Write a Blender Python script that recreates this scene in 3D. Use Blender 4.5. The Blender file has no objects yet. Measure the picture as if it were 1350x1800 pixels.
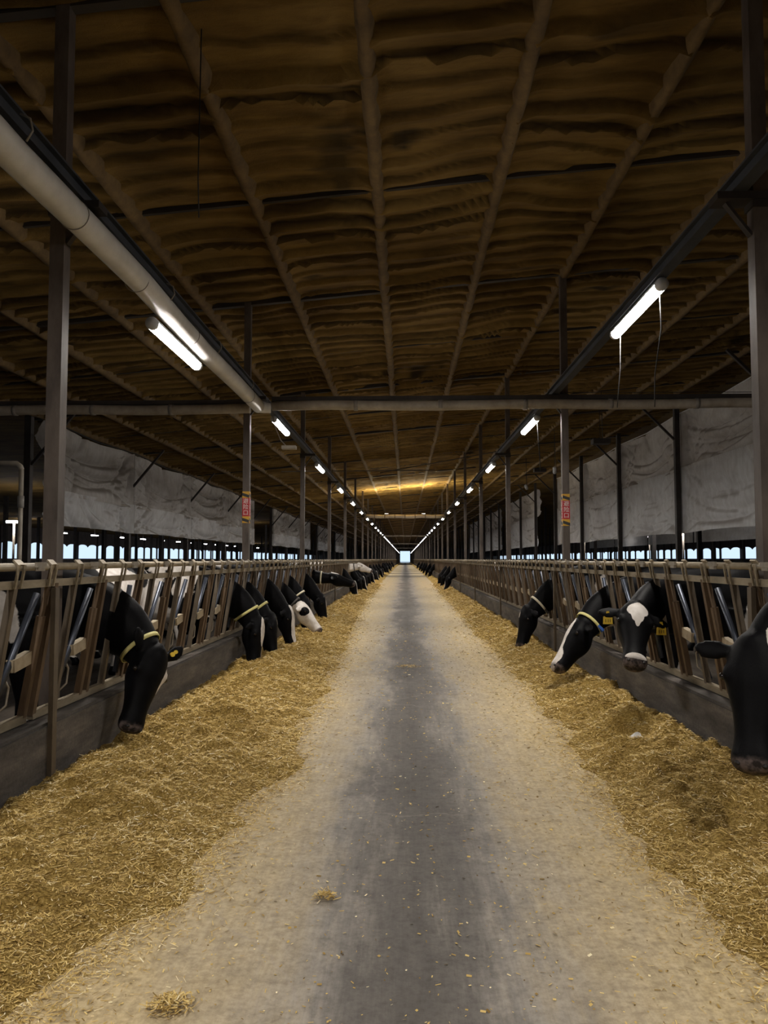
import bpy, bmesh, math, random
import numpy as np
from mathutils import Vector, Matrix, noise as mnoise

sc = bpy.context.scene
C = sc.collection
PI = math.pi
CAMZ = 1.43
BAY, Y0 = 6.18, 5.02            # steel bays along the lane
STALL = BAY / 8
LEN = 300.0
random.seed(7)

# ------------------------------------------------------------------ camera
cd = bpy.data.cameras.new('camera')
cam = bpy.data.objects.new('camera', cd); C.objects.link(cam)
cd.sensor_fit = 'VERTICAL'; cd.sensor_height = 36.0; cd.lens = 26.0
cd.shift_y = 12 / 1800
cd.clip_start = 0.05; cd.clip_end = 1000
cam.location = (0, 0, CAMZ)
cam.rotation_euler = (PI / 2 + math.atan(71 / 1300), 0, math.atan(37 / 1300))
sc.camera = cam
# ------------------------------------------------------------------ sky, exposure
w = bpy.data.worlds.new('sky'); sc.world = w; w.use_nodes = True
bg = w.node_tree.nodes['Background']
bg.inputs['Color'].default_value = (0.62, 0.80, 1.0, 1)
bg.inputs['Strength'].default_value = 1.15
sc.view_settings.view_transform = 'Standard'
sc.view_settings.look = 'None'
sc.view_settings.gamma = 1.0
sc.view_settings.use_curve_mapping = False
sc.view_settings.exposure = 0.0
LAMP_W = 74.0                    # watts of each lane tube
sc.cycles.max_bounces = 6
sc.cycles.diffuse_bounces = 4

# ------------------------------------------------------------------ helpers
def link(o, parent=None):
    C.objects.link(o)
    if parent is not None: o.parent = parent
    return o

def mesh(name, verts, faces, mat=None, smooth=False):
    me = bpy.data.meshes.new(name)
    me.from_pydata([tuple(v) for v in verts], [], faces)
    if mat: me.materials.append(mat)
    if smooth: me.polygons.foreach_set('use_smooth', [True] * len(me.polygons))
    me.update()
    return me

def npmesh(name, V, F, mat=None, smooth=False):
    """big quad mesh from numpy arrays"""
    me = bpy.data.meshes.new(name)
    n, m = len(V), len(F)
    me.vertices.add(n); me.vertices.foreach_set('co', np.asarray(V, np.float32).ravel())
    me.loops.add(m * 4); me.loops.foreach_set('vertex_index', np.asarray(F, np.int32).ravel())
    me.polygons.add(m)
    me.polygons.foreach_set('loop_start', np.arange(m, dtype=np.int32) * 4)
    me.polygons.foreach_set('loop_total', np.full(m, 4, np.int32))
    if smooth: me.polygons.foreach_set('use_smooth', np.ones(m, bool))
    if mat: me.materials.append(mat)
    me.update(calc_edges=True); me.validate()
    return me

def obj(name, me, parent=None, loc=(0, 0, 0)):
    o = bpy.data.objects.new(name, me); o.location = loc
    return link(o, parent)

def tag(o, label=None, cat=None, group=None, kind=None):
    if label: o['label'] = label
    if cat: o['category'] = cat
    if group: o['group'] = group
    if kind: o['kind'] = kind
    return o

def thing(name, label, cat, loc=(0, 0, 0), rz=0.0, group=None, kind=None):
    o = bpy.data.objects.new(name, None); o.location = loc; o.rotation_euler = (0, 0, rz)
    o.empty_display_size = .1
    link(o); return tag(o, label, cat, group, kind)

def copy_tree(o, parent=None, loc=None):
    c = o.copy(); C.objects.link(c); c.parent = parent
    if loc is not None: c.location = loc
    for ch in list(o.children): copy_tree(ch, c)
    return c

class MB:
    """collects plain pieces into one mesh"""
    def __init__(s): s.v = []; s.f = []
    def add(s, V, F):
        b = len(s.v); s.v += [tuple(x) for x in V]; s.f += [tuple(i + b for i in f) for f in F]; return s
    def box(s, x0, x1, y0, y1, z0, z1):
        V = [(x0,y0,z0),(x1,y0,z0),(x1,y1,z0),(x0,y1,z0),(x0,y0,z1),(x1,y0,z1),(x1,y1,z1),(x0,y1,z1)]
        return s.add(V, [(0,3,2,1),(4,5,6,7),(0,1,5,4),(1,2,6,5),(2,3,7,6),(3,0,4,7)])
    def bar(s, p, q, a, b, side=(0, 1, 0)):
        """box bar p->q, full width a along side, b across"""
        p, q = Vector(p), Vector(q); d = (q - p).normalized()
        u = Vector(side); u = (u - d * u.dot(d))
        if u.length < 1e-4: u = d.orthogonal()
        u.normalize(); w_ = d.cross(u)
        V = []
        for c in (p, q):
            for i, j in ((-1,-1),(1,-1),(1,1),(-1,1)): V.append(c + u * (a/2*i) + w_ * (b/2*j))
        return s.add(V, [(0,3,2,1),(4,5,6,7),(0,1,5,4),(1,2,6,5),(2,3,7,6),(3,0,4,7)])
    def tube(s, pts, r, n=8, cap=True):
        pts = [Vector(p) for p in pts]
        rs = r if isinstance(r, (list, tuple)) else [r] * len(pts)
        V = []; F = []; u = None
        for i, p in enumerate(pts):
            d = (pts[min(i+1, len(pts)-1)] - pts[max(i-1, 0)]).normalized()
            u = d.orthogonal() if u is None else u - d * u.dot(d)
            u.normalize(); w_ = d.cross(u)
            for k in range(n):
                a = 2*PI*k/n; V.append(p + (u*math.cos(a) + w_*math.sin(a)) * rs[i])
        for i in range(len(pts)-1):
            for k in range(n):
                k2 = (k+1) % n; F.append((i*n+k, i*n+k2, (i+1)*n+k2, (i+1)*n+k))
        if cap: F.append(tuple(reversed(range(n)))); F.append(tuple(range((len(pts)-1)*n, len(pts)*n)))
        return s.add(V, F)
    def mesh(s, name, mat, smooth=False): return mesh(name, s.v, s.f, mat, smooth)
    def build(s, name, mat, parent=None, smooth=False, loc=(0,0,0)):
        return obj(name, s.mesh(name, mat, smooth), parent, loc)

# vectorised value noise --------------------------------------------------
def _h(i, j, seed):
    n = (i.astype(np.int64) * 374761393 + j.astype(np.int64) * 668265263 + seed * 974711) & 0xffffffff
    n = ((n ^ (n >> 13)) * 1274126177) & 0xffffffff
    return ((n ^ (n >> 16)) & 0xffff) / 65535.0
def vnoise(x, y, seed=0):
    x, y = np.broadcast_arrays(np.asarray(x, float), np.asarray(y, float))
    i, j = np.floor(x), np.floor(y); fx, fy = x-i, y-j
    fx = fx*fx*(3-2*fx); fy = fy*fy*(3-2*fy)
    a, b, c, d = _h(i,j,seed), _h(i+1,j,seed), _h(i,j+1,seed), _h(i+1,j+1,seed)
    return (a*(1-fx)+b*fx)*(1-fy) + (c*(1-fx)+d*fx)*fy
def fbm(x, y, seed=0, o=4):
    r = 0; a = .5
    for k in range(o): r = r + a*vnoise(x*2**k, y*2**k, seed+k); a *= .5
    return r / (1 - .5**o)

# ------------------------------------------------------------------ materials
class NT:
    def __init__(s, name):
        s.m = bpy.data.materials.new(name); s.m.use_nodes = True
        s.t = s.m.node_tree; s.b = s.t.nodes['Principled BSDF']
    def n(s, typ, **kw):
        x = s.t.nodes.new(typ)
        for k, v in kw.items():
            if k in x.inputs: x.inputs[k].default_value = v
            else: setattr(x, k, v)
        return x
    def l(s, a, b): s.t.links.new(a, b)
    def pos(s, scale=(1,1,1), space='Object'):
        if space == 'World':
            g = s.n('ShaderNodeNewGeometry').outputs['Position']
        else:
            g = s.n('ShaderNodeTexCoord').outputs['Object']
        mp = s.n('ShaderNodeMapping'); mp.inputs['Scale'].default_value = scale
        s.l(g, mp.inputs['Vector']); return mp.outputs['Vector']
    def noise(s, vec, scale, detail=4, rough=.6):
        x = s.n('ShaderNodeTexNoise'); x.inputs['Scale'].default_value = scale
        x.inputs['Detail'].default_value = detail; x.inputs['Roughness'].default_value = rough
        if vec is not None: s.l(vec, x.inputs['Vector'])
        return x.outputs['Fac']
    def ramp(s, fac, stops):
        r = s.n('ShaderNodeValToRGB'); e = r.color_ramp.elements
        while len(e) < len(stops): e.new(.5)
        for k, (p, c) in enumerate(stops):
            e[k].position = p; e[k].color = (c if len(c) == 4 else (*c, 1)) if hasattr(c, '__len__') else (c, c, c, 1)
        s.l(fac, r.inputs['Fac']); return r.outputs['Color']
    def mix(s, f, a, b, mode='MIX'):
        x = s.n('ShaderNodeMix', data_type='RGBA', blend_type=mode)
        for sock, v in ((x.inputs[0], f), (x.inputs[6], a), (x.inputs[7], b)):
            if hasattr(v, 'is_linked'): s.l(v, sock)
            elif isinstance(v, (int, float)): sock.default_value = v
            else: sock.default_value = (*v, 1)
        return x.outputs[2]
    def math(s, op, a, b=None, c=None):
        x = s.n('ShaderNodeMath', operation=op)
        for k, v in enumerate((a, b, c)):
            if v is None: continue
            if hasattr(v, 'is_linked'): s.l(v, x.inputs[k])
            else: x.inputs[k].default_value = v
        return x.outputs[0]
    def bump(s, h, strength=.3, dist=.02):
        x = s.n('ShaderNodeBump'); x.inputs['Strength'].default_value = strength; x.inputs['Distance'].default_value = dist
        s.l(h, x.inputs['Height']); s.l(x.outputs['Normal'], s.b.inputs['Normal'])
    def done(s, col=None, rough=.7, metal=0.0, spec=None):
        if col is not None:
            if hasattr(col, 'is_linked'): s.l(col, s.b.inputs['Base Color'])
            else: s.b.inputs['Base Color'].default_value = (*col, 1)
        if hasattr(rough, 'is_linked'): s.l(rough, s.b.inputs['Roughness'])
        else: s.b.inputs['Roughness'].default_value = rough
        s.b.inputs['Metallic'].default_value = metal
        if spec is not None: s.b.inputs['Specular IOR Level'].default_value = spec
        return s.m

def worn(name, c0, c1, scale=6, rough=.6, metal=0.0, bump=.15, space='World', stretch=(1,1,1)):
    m = NT(name); v = m.pos(stretch, space)
    f = m.noise(v, scale, 5, .65)
    col = m.ramp(f, [(.3, c0), (.7, c1)])
    m.bump(m.noise(v, scale*6, 3), bump, .004)
    return m.done(col, rough, metal)

def emit(name, col, s):
    m = NT(name); m.b.inputs['Emission Color'].default_value = (*col, 1)
    m.b.inputs['Emission Strength'].default_value = s
    return m.done((.8, .8, .8), .5)

M = {}
M['column'] = worn('column_paint', (.055,.042,.035), (.15,.12,.10), 5, .55, .2, stretch=(1,1,.4))
M['beam'] = worn('beam_steel', (.035,.04,.05), (.075,.08,.09), 3, .55, .3)
M['dark_steel'] = worn('dark_steel', (.02,.016,.014), (.05,.04,.035), 4, .6, .2)
M['galv'] = worn('galvanised', (.20,.165,.11), (.38,.32,.23), 14, .55, .35, stretch=(1,.3,1))
M['rust'] = worn('rusty_tube', (.085,.052,.028), (.19,.13,.08), 9, .65, .25, stretch=(1,1,.35))
M['upright'] = worn('grey_tube', (.085,.066,.048), (.19,.155,.115), 9, .55, .3, stretch=(1,1,.35))
M['polished'] = worn('polished_bar', (.035,.042,.06), (.085,.095,.12), 7, .38, .6, bump=.05, stretch=(1,1,.4))
M['block'] = worn('stop_block', (.30,.24,.16), (.44,.37,.26), 12, .75)
M['wire'] = worn('wire_rod', (.22,.19,.15), (.36,.32,.26), 12, .5, .4)
M['duct'] = worn('white_duct', (.52,.50,.46), (.70,.68,.64), 3, .42, 0, bump=.04)
M['joint'] = worn('duct_joint', (.20,.18,.16), (.30,.28,.25), 8, .6)
M['pipe'] = worn('grimy_pipe', (.26,.22,.17), (.46,.41,.34), 4, .5)
M['housing'] = worn('lamp_housing', (.55,.56,.58), (.68,.69,.71), 6, .45)
M['diffuser'] = emit('lamp_diffuser', (1.0,.96,.92), 62.0)
M['far_lamp'] = emit('distant_lamp_diffuser', (.97,.95,1.0), 22.0)
M['cable'] = worn('black_cable', (.008,.008,.008), (.02,.018,.016), 8, .6)
M['yellow'] = worn('yellow_plastic', (.70,.47,.03), (.80,.56,.05), 20, .5, space='Object')
M['ink'] = worn('dark_print', (.06,.05,.02), (.09,.07,.03), 20, .6, space='Object')
M['collar'] = worn('pale_collar_band', (.50,.46,.16), (.66,.60,.26), 18, .7, space='Object')
M['collar_white'] = worn('white_collar_band', (.55,.50,.36), (.70,.64,.48), 18, .7, space='Object')
M['collar_dark'] = worn('black_collar_band', (.03,.03,.03), (.06,.05,.045), 18, .7, space='Object')
M['blue'] = worn('blue_buckle', (.02,.07,.28), (.03,.10,.36), 18, .5, space='Object')
M['eye'] = NT('eye_dark').done((.012,.009,.008), .12)
M['nostril'] = NT('nostril_dark').done((.01,.008,.008), .6)
M['red'] = worn('sign_red', (.42,.012,.02), (.55,.02,.03), 9, .45)
M['sign_yellow'] = worn('sign_yellow', (.62,.33,.02), (.75,.42,.03), 9, .5)
M['sign_black'] = worn('sign_black', (.012,.012,.012), (.03,.03,.03), 9, .5)
M['sign_white'] = worn('sign_white', (.75,.70,.68), (.85,.80,.78), 9, .5)
M['bird'] = M['cable']
M['outside_wall'] = worn('barn_sheet', (.06,.05,.045), (.12,.10,.09), 2, .7)
M['ground'] = worn('outside_ground', (.30,.31,.30), (.42,.42,.40), .4, .9)
M['paper'] = worn('paper_scrap', (.55,.54,.52), (.72,.71,.68), 20, .8)

def mat_foam():
    m = NT('sprayed_foam'); v = m.pos((1,1,1), 'World')
    big = m.noise(v, .55, 5, .6); mid = m.noise(m.pos((.5,2.2,1), 'World'), 2.0, 6, .7)
    col = m.ramp(big, [(.28, (.115,.066,.016)), (.5, (.21,.128,.034)), (.75, (.30,.195,.057))])
    col = m.mix(.75, col, m.ramp(mid, [(.25, (.35,.30,.25)), (.6, (1,1,1))]), 'MULTIPLY')
    soot_and_shade = m.noise(m.pos((.35,1.3,1), 'World'), 1.1, 4, .55)  # broad random soot patches
    col = m.mix(m.ramp(soot_and_shade, [(.62, 0.0), (.74, .75)]), col, (.020,.011,.004))
    at = m.n('ShaderNodeAttribute', attribute_name='soot_and_shade')
    col = m.mix(at.outputs['Fac'], col, (.014,.009,.004))  # painted fold shade together with the soot smears
    h = m.noise(v, 26, 6, .75); m.bump(h, .75, .03)
    return m.done(col, .85, 0, .15)
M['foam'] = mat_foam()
M['foam_rib'] = worn('foam_on_purlin', (.075,.044,.013), (.165,.102,.033), 5, .85, bump=.8)
M['rafter'] = worn('rafter_steel', (.012,.009,.006), (.03,.02,.012), 3, .7)

def mat_floor():
    m = NT('lane_concrete')
    g = m.n('ShaderNodeNewGeometry').outputs['Position']
    sx = m.n('ShaderNodeSeparateXYZ'); m.l(g, sx.inputs[0])
    X = sx.outputs['X']
    n1 = m.noise(m.pos((1,.28,1), 'World'), 1.6, 6, .62)
    n2 = m.noise(m.pos((3.5,.35,1), 'World'), 3.0, 7, .7)
    n3 = m.noise(m.pos((1,1,1), 'World'), 34, 5, .7)
    blot = m.noise(m.pos((1,.6,1), 'World'), 2.4, 6, .65)
    # distance from the worn middle of the lane (x ~ 0.12)
    d = m.math('ABSOLUTE', m.math('SUBTRACT', X, .06))
    d = m.math('ADD', d, m.math('MULTIPLY', m.math('SUBTRACT', n1, .5), 1.05))
    d = m.math('ADD', d, m.math('MULTIPLY', m.math('SUBTRACT', n2, .5), .62))
    base = m.ramp(d, [(.0, (.105,.095,.085)), (.18, (.15,.137,.123)), (.40, (.31,.285,.25)), (.80, (.40,.355,.29))])
    base = m.mix(m.ramp(blot, [(.54, 0.0), (.68, .60)]), base, (.105,.093,.088))
    base = m.mix(m.ramp(d, [(.30, 0.0), (.55, 1.0)]), base, m.mix(.4, base, (.40,.33,.22)))
    # yellow feed dust towards the feed piles
    d2 = m.math('ADD', m.math('ABSOLUTE', m.math('SUBTRACT', X, .05)), m.math('MULTIPLY', m.math('SUBTRACT', m.noise(m.pos((1,.35,1), 'World'), 2.2, 6, .7), .5), 1.0))
    dust = m.ramp(d2, [(.36, 0.0), (1.05, .85)])
    dustc = m.ramp(n3, [(.3, (.45,.345,.17)), (.55, (.545,.425,.225)), (.75, (.61,.50,.30))])
    col = m.mix(dust, base, dustc)
    col = m.mix(.55, col, m.ramp(n3, [(.30, (.52,.50,.48)), (.56, (1,1,1))]), 'MULTIPLY')
    st = m.noise(m.pos((9,.5,1), 'World'), 4, 6, .75); gr = m.noise(m.pos((1,1,1), 'World'), 9, 7, .75)
    col = m.mix(.45, col, m.ramp(st, [(.34, (.68,.67,.66)), (.55, (1,1,1))]), 'MULTIPLY')
    col = m.mix(.8, col, m.ramp(gr, [(.30, (.62,.61,.60)), (.52, (1,1,1)), (.75, (1.15,1.13,1.1))]), 'MULTIPLY')
    # a few hairline cracks, pale
    vo = m.n('ShaderNodeTexVoronoi', feature='DISTANCE_TO_EDGE'); vo.inputs['Scale'].default_value = .40
    wv = m.n('ShaderNodeVectorMath', operation='ADD')
    nz = m.n('ShaderNodeTexNoise'); nz.inputs['Scale'].default_value = 5; nz.inputs['Detail'].default_value = 4
    sc_ = m.n('ShaderNodeVectorMath', operation='SCALE'); sc_.inputs['Scale'].default_value = .22
    m.l(g, nz.inputs['Vector']); m.l(nz.outputs['Color'], sc_.inputs[0]); m.l(g, wv.inputs[0]); m.l(sc_.outputs[0], wv.inputs[1])
    m.l(wv.outputs[0], vo.inputs['Vector'])
    crack = m.ramp(vo.outputs['Distance'], [(.0, .32), (.004, 0.0)])
    col = m.mix(crack, col, (.33,.29,.25))
    pen = m.math('GREATER_THAN', m.math('ABSOLUTE', X), 2.45)
    col = m.mix(pen, col, m.ramp(blot, [(.3, (.030,.024,.019)), (.7, (.085,.068,.052))]))
    m.bump(n3, .2, .004)
    return m.done(col, m.ramp(n2, [(.3, .55), (.7, .85)]), 0, .3)
M['floor'] = mat_floor()

def mat_curb():
    m = NT('curb_concrete'); v = m.pos((1,1,1), 'World')
    a = m.noise(m.pos((1,.5,2.5), 'World'), 3, 6, .7); b = m.noise(v, 40, 5, .7)
    col = m.ramp(a, [(.3, (.045,.040,.037)), (.5, (.10,.088,.078)), (.72, (.20,.17,.145))])
    col = m.mix(.6, col, m.ramp(b, [(.3, .5), (.65, 1.0)]), 'MULTIPLY')
    m.bump(b, .5, .008); return m.done(col, .85)
M['curb'] = mat_curb()

def mat_feed():
    m = NT('feed_bed'); v = m.pos((1,1,1), 'World')
    a = m.noise(v, 4, 5, .6); b = m.noise(v, 70, 6, .75)
    c1 = m.ramp(b, [(.28, (.10,.060,.014)), (.45, (.34,.225,.06)), (.6, (.58,.41,.135)), (.75, (.74,.57,.26))])
    col = m.mix(.5, c1, m.ramp(a, [(.3, (.66,.60,.50)), (.7, (1,1,1))]), 'MULTIPLY')
    m.bump(b, .9, .02); return m.done(col, .9, 0, .1)
M['feed'] = mat_feed()

def mat_strand():
    m = NT('feed_strand')
    at = m.n('ShaderNodeAttribute', attribute_name='tone')
    col = m.ramp(at.outputs['Fac'], [(.0, (.15,.090,.024)), (.3, (.42,.28,.085)), (.55, (.62,.44,.145)), (.8, (.76,.59,.25)), (.97, (.88,.78,.52))])
    return m.done(col, .75, 0, .2)
M['strand'] = mat_strand()

def mat_coat(white_head=False):
    m = NT('holstein_coat')
    at = m.n('ShaderNodeAttribute', attribute_name='coat')
    v = m.pos((1,1,1), 'Object')
    nz = m.noise(v, 30, 3, .6)
    f = m.math('ADD', at.outputs['Fac'], m.math('MULTIPLY', m.math('SUBTRACT', nz, .5), .10))
    k = m.ramp(f, [(.485, 0.0), (.515, 1.0)])
    wn = m.noise(v, 9, 5, .6)
    wht = m.ramp(wn, [(.3, (.50,.45,.40)), (.65, (.74,.70,.66))])
    blk = m.ramp(wn, [(.3, (.0022,.0022,.0026)), (.7, (.005,.005,.006))])
    pk = m.n('ShaderNodeAttribute', attribute_name='pink')
    col = m.mix(k, blk, wht)
    col = m.mix(pk.outputs['Fac'], col, m.ramp(m.noise(v, 22, 3), [(.4, (.04,.033,.03)), (.6, (.22,.175,.165))]))
    m.bump(m.noise(m.pos((60,60,14), 'Object'), 3, 3), .25, .006)
    return m.done(col, .5, 0, .07)
M['coat'] = mat_coat()

def mat_tarp(name, c0, c1, c2):
    m = NT(name); v = m.pos((1,1,1), 'World')
    a = m.noise(m.pos((1,.6,1.2), 'World'), 1.0, 6, .65); b = m.noise(m.pos((1,1,.25), 'World'), 7, 5, .7)
    col = m.ramp(a, [(.3, c0), (.5, c1), (.7, c2)])
    col = m.mix(.35, col, m.ramp(b, [(.3, (.55,.5,.44)), (.6, (1,1,1))]), 'MULTIPLY')
    g = m.n('ShaderNodeNewGeometry'); sz = m.n('ShaderNodeSeparateXYZ'); m.l(g.outputs['Normal'], sz.inputs[0])
    dust = m.ramp(sz.outputs['Z'], [(.15, 0.0), (.65, .65)])
    col = m.mix(dust, col, (.26,.215,.165))
    m.done(col, .6, 0, .25)
    tr = m.n('ShaderNodeBsdfTranslucent'); m.l(col, tr.inputs['Color'])
    mx = m.n('ShaderNodeMixShader'); mx.inputs[0].default_value = .35
    m.l(m.b.outputs[0], mx.inputs[1]); m.l(tr.outputs[0], mx.inputs[2])
    m.l(mx.outputs[0], m.t.nodes['Material Output'].inputs['Surface'])
    return m.m
M['tarp_dirty'] = mat_tarp('tarp_dusty', (.46,.42,.37), (.62,.58,.54), (.74,.71,.67))
M['tarp_clean'] = mat_tarp('tarp_pale', (.66,.64,.62), (.82,.81,.80), (.90,.90,.89))

# ------------------------------------------------------------------ roof profile (height above the floor)
def roof_z(x):
    x = np.asarray(x, float)
    return np.interp(x, [-40, -9, 9, 12, 40], [CAMZ+3.0, CAMZ+3.39, CAMZ+5.01, CAMZ+5.1, CAMZ+3.2])
def rz(x): return float(roof_z(x))

# ------------------------------------------------------------------ setting: floor, ceiling
def build_floor():
    mb = MB()
    for y0, y1 in ((-8, 12), (12, 60), (60, LEN+1)):
        mb.box(-38, 38, y0, y1, -.12, 0)
    o = mb.build('floor', M['floor']); tag(o, kind='structure')
    g = MB().box(-160, 160, -60, LEN+200, -.4, -.2).build('ground', M['ground']); tag(g, kind='structure')
build_floor()

PURLIN = [-.305 + 1.37*i for i in range(-7, 8)]
RAFT0 = Y0                                   # a rafter stands over each column, another mid-bay
def build_ceiling():
    xs = np.arange(-9.0, 9.01, .09)
    ys = [-6.0]
    while ys[-1] < 18: ys.append(ys[-1] + .026)
    while ys[-1] < 30: ys.append(ys[-1] + .05)
    while ys[-1] < 62: ys.append(ys[-1] + .12)
    while ys[-1] < LEN: ys.append(ys[-1] + 4.0)
    ys = np.array(ys)
    X, Y = np.meshgrid(xs, ys)
    cell = np.floor((X + .305) / 1.37)
    rb = np.floor((Y - RAFT0) / (BAY/2))
    # lapped folds of foam running across the lane, a little different in every purlin bay
    ph = Y/.40 + .75*(fbm(X*.8, Y*.35, 11, 3)-.5)*2 + .9*_h(cell, rb, 5) + .25*(vnoise(X*.45, Y*.9, 21)-.5)
    fr = ph - np.floor(ph)
    amp = .035 + .10*_h(np.floor(ph), cell, 9)**1.5
    lap = np.where(fr > .90, (fr-.90)/.10, (1 - fr/.90)**1.3)
    z = -amp*lap
    z += -.05*(fbm(X*1.6, Y*1.3, 3, 4)-.5)
    edge = np.abs(((X + .305)/1.37) % 1 - .5)*2           # 1 at purlin
    z += -.06*np.clip((edge-.72)/.28, 0, 1)**2
    ey = np.abs(((Y - RAFT0)/(BAY/2)) % 1 - .5)*2
    z += .035*np.clip((ey-.94)/.06, 0, 1)
    fade = np.clip((70 - Y)/20, 0, 1)
    Z = roof_z(X) + z*fade
    ny, nx = X.shape
    V = np.stack([X, Y, Z], -1).reshape(-1, 3)
    idx = np.arange(nx*ny).reshape(ny, nx)
    F = np.stack([idx[:-1,:-1], idx[1:,:-1], idx[1:,1:], idx[:-1,1:]], -1).reshape(-1, 4)
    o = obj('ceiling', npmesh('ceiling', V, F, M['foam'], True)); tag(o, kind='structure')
    # crevice shade painted along the fold lines, plus patchy soot smears and blots
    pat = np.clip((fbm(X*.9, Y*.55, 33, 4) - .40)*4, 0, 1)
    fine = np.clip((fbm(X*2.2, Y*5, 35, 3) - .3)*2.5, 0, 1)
    line = np.exp(-((fr-.91)/.07)**2)*(.35 + .65*_h(np.floor(ph), cell, 9))  # dark fold line stands in for shade in the crevice
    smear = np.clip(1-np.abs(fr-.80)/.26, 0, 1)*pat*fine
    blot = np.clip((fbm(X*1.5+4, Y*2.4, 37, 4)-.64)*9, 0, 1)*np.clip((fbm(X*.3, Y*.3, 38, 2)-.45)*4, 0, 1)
    soot_and_shade = np.clip(np.maximum(np.maximum(line*.95, smear*.75), blot*.9), 0, 1)*np.clip((75-Y)/25, 0, 1)
    at = o.data.attributes.new('soot_and_shade', 'FLOAT', 'POINT'); at.data.foreach_set('value', soot_and_shade.ravel().astype(np.float32))
    # outer roof slopes and the weather skin above
    mb = MB()
    for x0, x1 in ((-40, -9), (9, 12), (12, 40)):
        V = [(x0,-8,rz(x0)),(x1,-8,rz(x1)),(x1,LEN+1,rz(x1)),(x0,LEN+1,rz(x0))]
        V += [(a, b, c+.1) for a, b, c in V]
        mb.add(V, [(0,3,2,1),(4,5,6,7),(0,1,5,4),(1,2,6,5),(2,3,7,6),(3,0,4,7)])
    mb.build('roof_slope', M['foam'], o)
    x0, x1 = -9, 9
    V = [(x0,-8,rz(x0)+.12),(x1,-8,rz(x1)+.12),(x1,LEN+1,rz(x1)+.12),(x0,LEN+1,rz(x0)+.12)]
    V += [(a, b, c+.05) for a, b, c in V]
    MB().add(V, [(0,3,2,1),(4,5,6,7),(0,1,5,4),(1,2,6,5),(2,3,7,6),(3,0,4,7)]).build('roof_skin', M['dark_steel'], o)
    # foam-coated purlins
    for k, px in enumerate(PURLIN):
        if abs(px) > 8.9: continue
        ys_ = [-6.0]
        while ys_[-1] < 40: ys_.append(ys_[-1] + .11)
        while ys_[-1] < LEN: ys_.append(ys_[-1] + 6.0)
        y_ = np.array(ys_)
        prof = [(-.085, .02), (-.06, -.075), (-.035, -.118), (.03, -.122), (.058, -.08), (.085, .02)]
        cols = []
        for j, (a, b) in enumerate(prof):
            wob = .016*(fbm(y_*2.1 + j*9, y_*0 + k*3.7, 40, 4)-.5)*2
            wo2 = .03*(fbm(y_*1.4 + j*5, y_*0 + k*5.1, 60, 4)-.5)*2
            cols.append(np.stack([px + a + wob, y_, roof_z(px + a) + b + wo2*(b < 0) - .02], -1))
        V = np.stack(cols, 1).reshape(-1, 3); n = len(prof); m_ = len(y_)
        idx = np.arange(m_*n).reshape(m_, n)
        F = np.stack([idx[:-1,:-1], idx[1:,:-1], idx[1:,1:], idx[:-1,1:]], -1).reshape(-1, 4)
        obj('purlin', npmesh('purlin', V, F, M['foam_rib'], True), o)
    # rafters crossing under the sheeting
    def rafter(wd, dp):
        mb = MB(); x0, x1 = -9, 9
        mb.bar((x0, 0, rz(x0)-dp/2+.02), (x1, 0, rz(x1)-dp/2+.02), wd, dp, (0,1,0))
        return mb.mesh('rafter', M['rafter'])
    big, small = rafter(.085, .085), rafter(.045, .06)
    y = RAFT0 - BAY; k = 0
    while y < LEN:
        obj('rafter', big if k % 2 == 0 else small, o, (0, y, 0))
        y += BAY/2; k += 1
build_ceiling()

# ------------------------------------------------------------------ side walls with open curtains, end walls
def side_wall(sgn, name):
    X = sgn*36.0
    top = rz(X)
    root = MB().box(X-.08, X+.08, -8, LEN, 0, 1.50).build(name, M['outside_wall']); tag(root, kind='structure')
    # rolled curtain hanging in swags from the eave
    mb = MB(); pitch = 2.6
    y = -8.0
    zt = 3.05 if sgn < 0 else 2.72
    while y < LEN:
        n = 10; V = []
        for i in range(n+1):
            t = i/n; arch = zt - .30*(abs(2*t-1)**3)
            V += [(X, y + pitch*t, arch), (X, y + pitch*t, top + .1)]
        mb.add(V, [(2*i, 2*i+2, 2*i+3, 2*i+1) for i in range(n)])
        y += pitch
    mb.build('curtain_swag', M['outside_wall'], root)
    post = MB().box(-.09, .09, -.10, .10, 1.50, top).mesh('wall_post', M['dark_steel'])
    y = -8.0
    while y < LEN:
        obj('wall_post', post, root, (X, y, 0)); y += pitch*2
    return root
side_wall(-1, 'wall_left'); side_wall(1, 'wall_right')
fw = MB()
for a, b, c, d in ((-38, -2.0, 0, 7), (2.0, 38, 0, 7), (-2.0, 2.0, 4.7, 7)): fw.box(a, b, LEN, LEN+.2, c, d)
tag(fw.build('wall_far', M['outside_wall']), kind='structure')
tag(MB().box(-38, 38, -8.2, -8, 0, 7).build('wall_back', M['outside_wall']), kind='structure')

# ------------------------------------------------------------------ words for labels
ORD = ['first','second','third','fourth','fifth','sixth','seventh','eighth','ninth','tenth','eleventh','twelfth']
SIDE = {-1: 'left', 1: 'right'}

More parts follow.
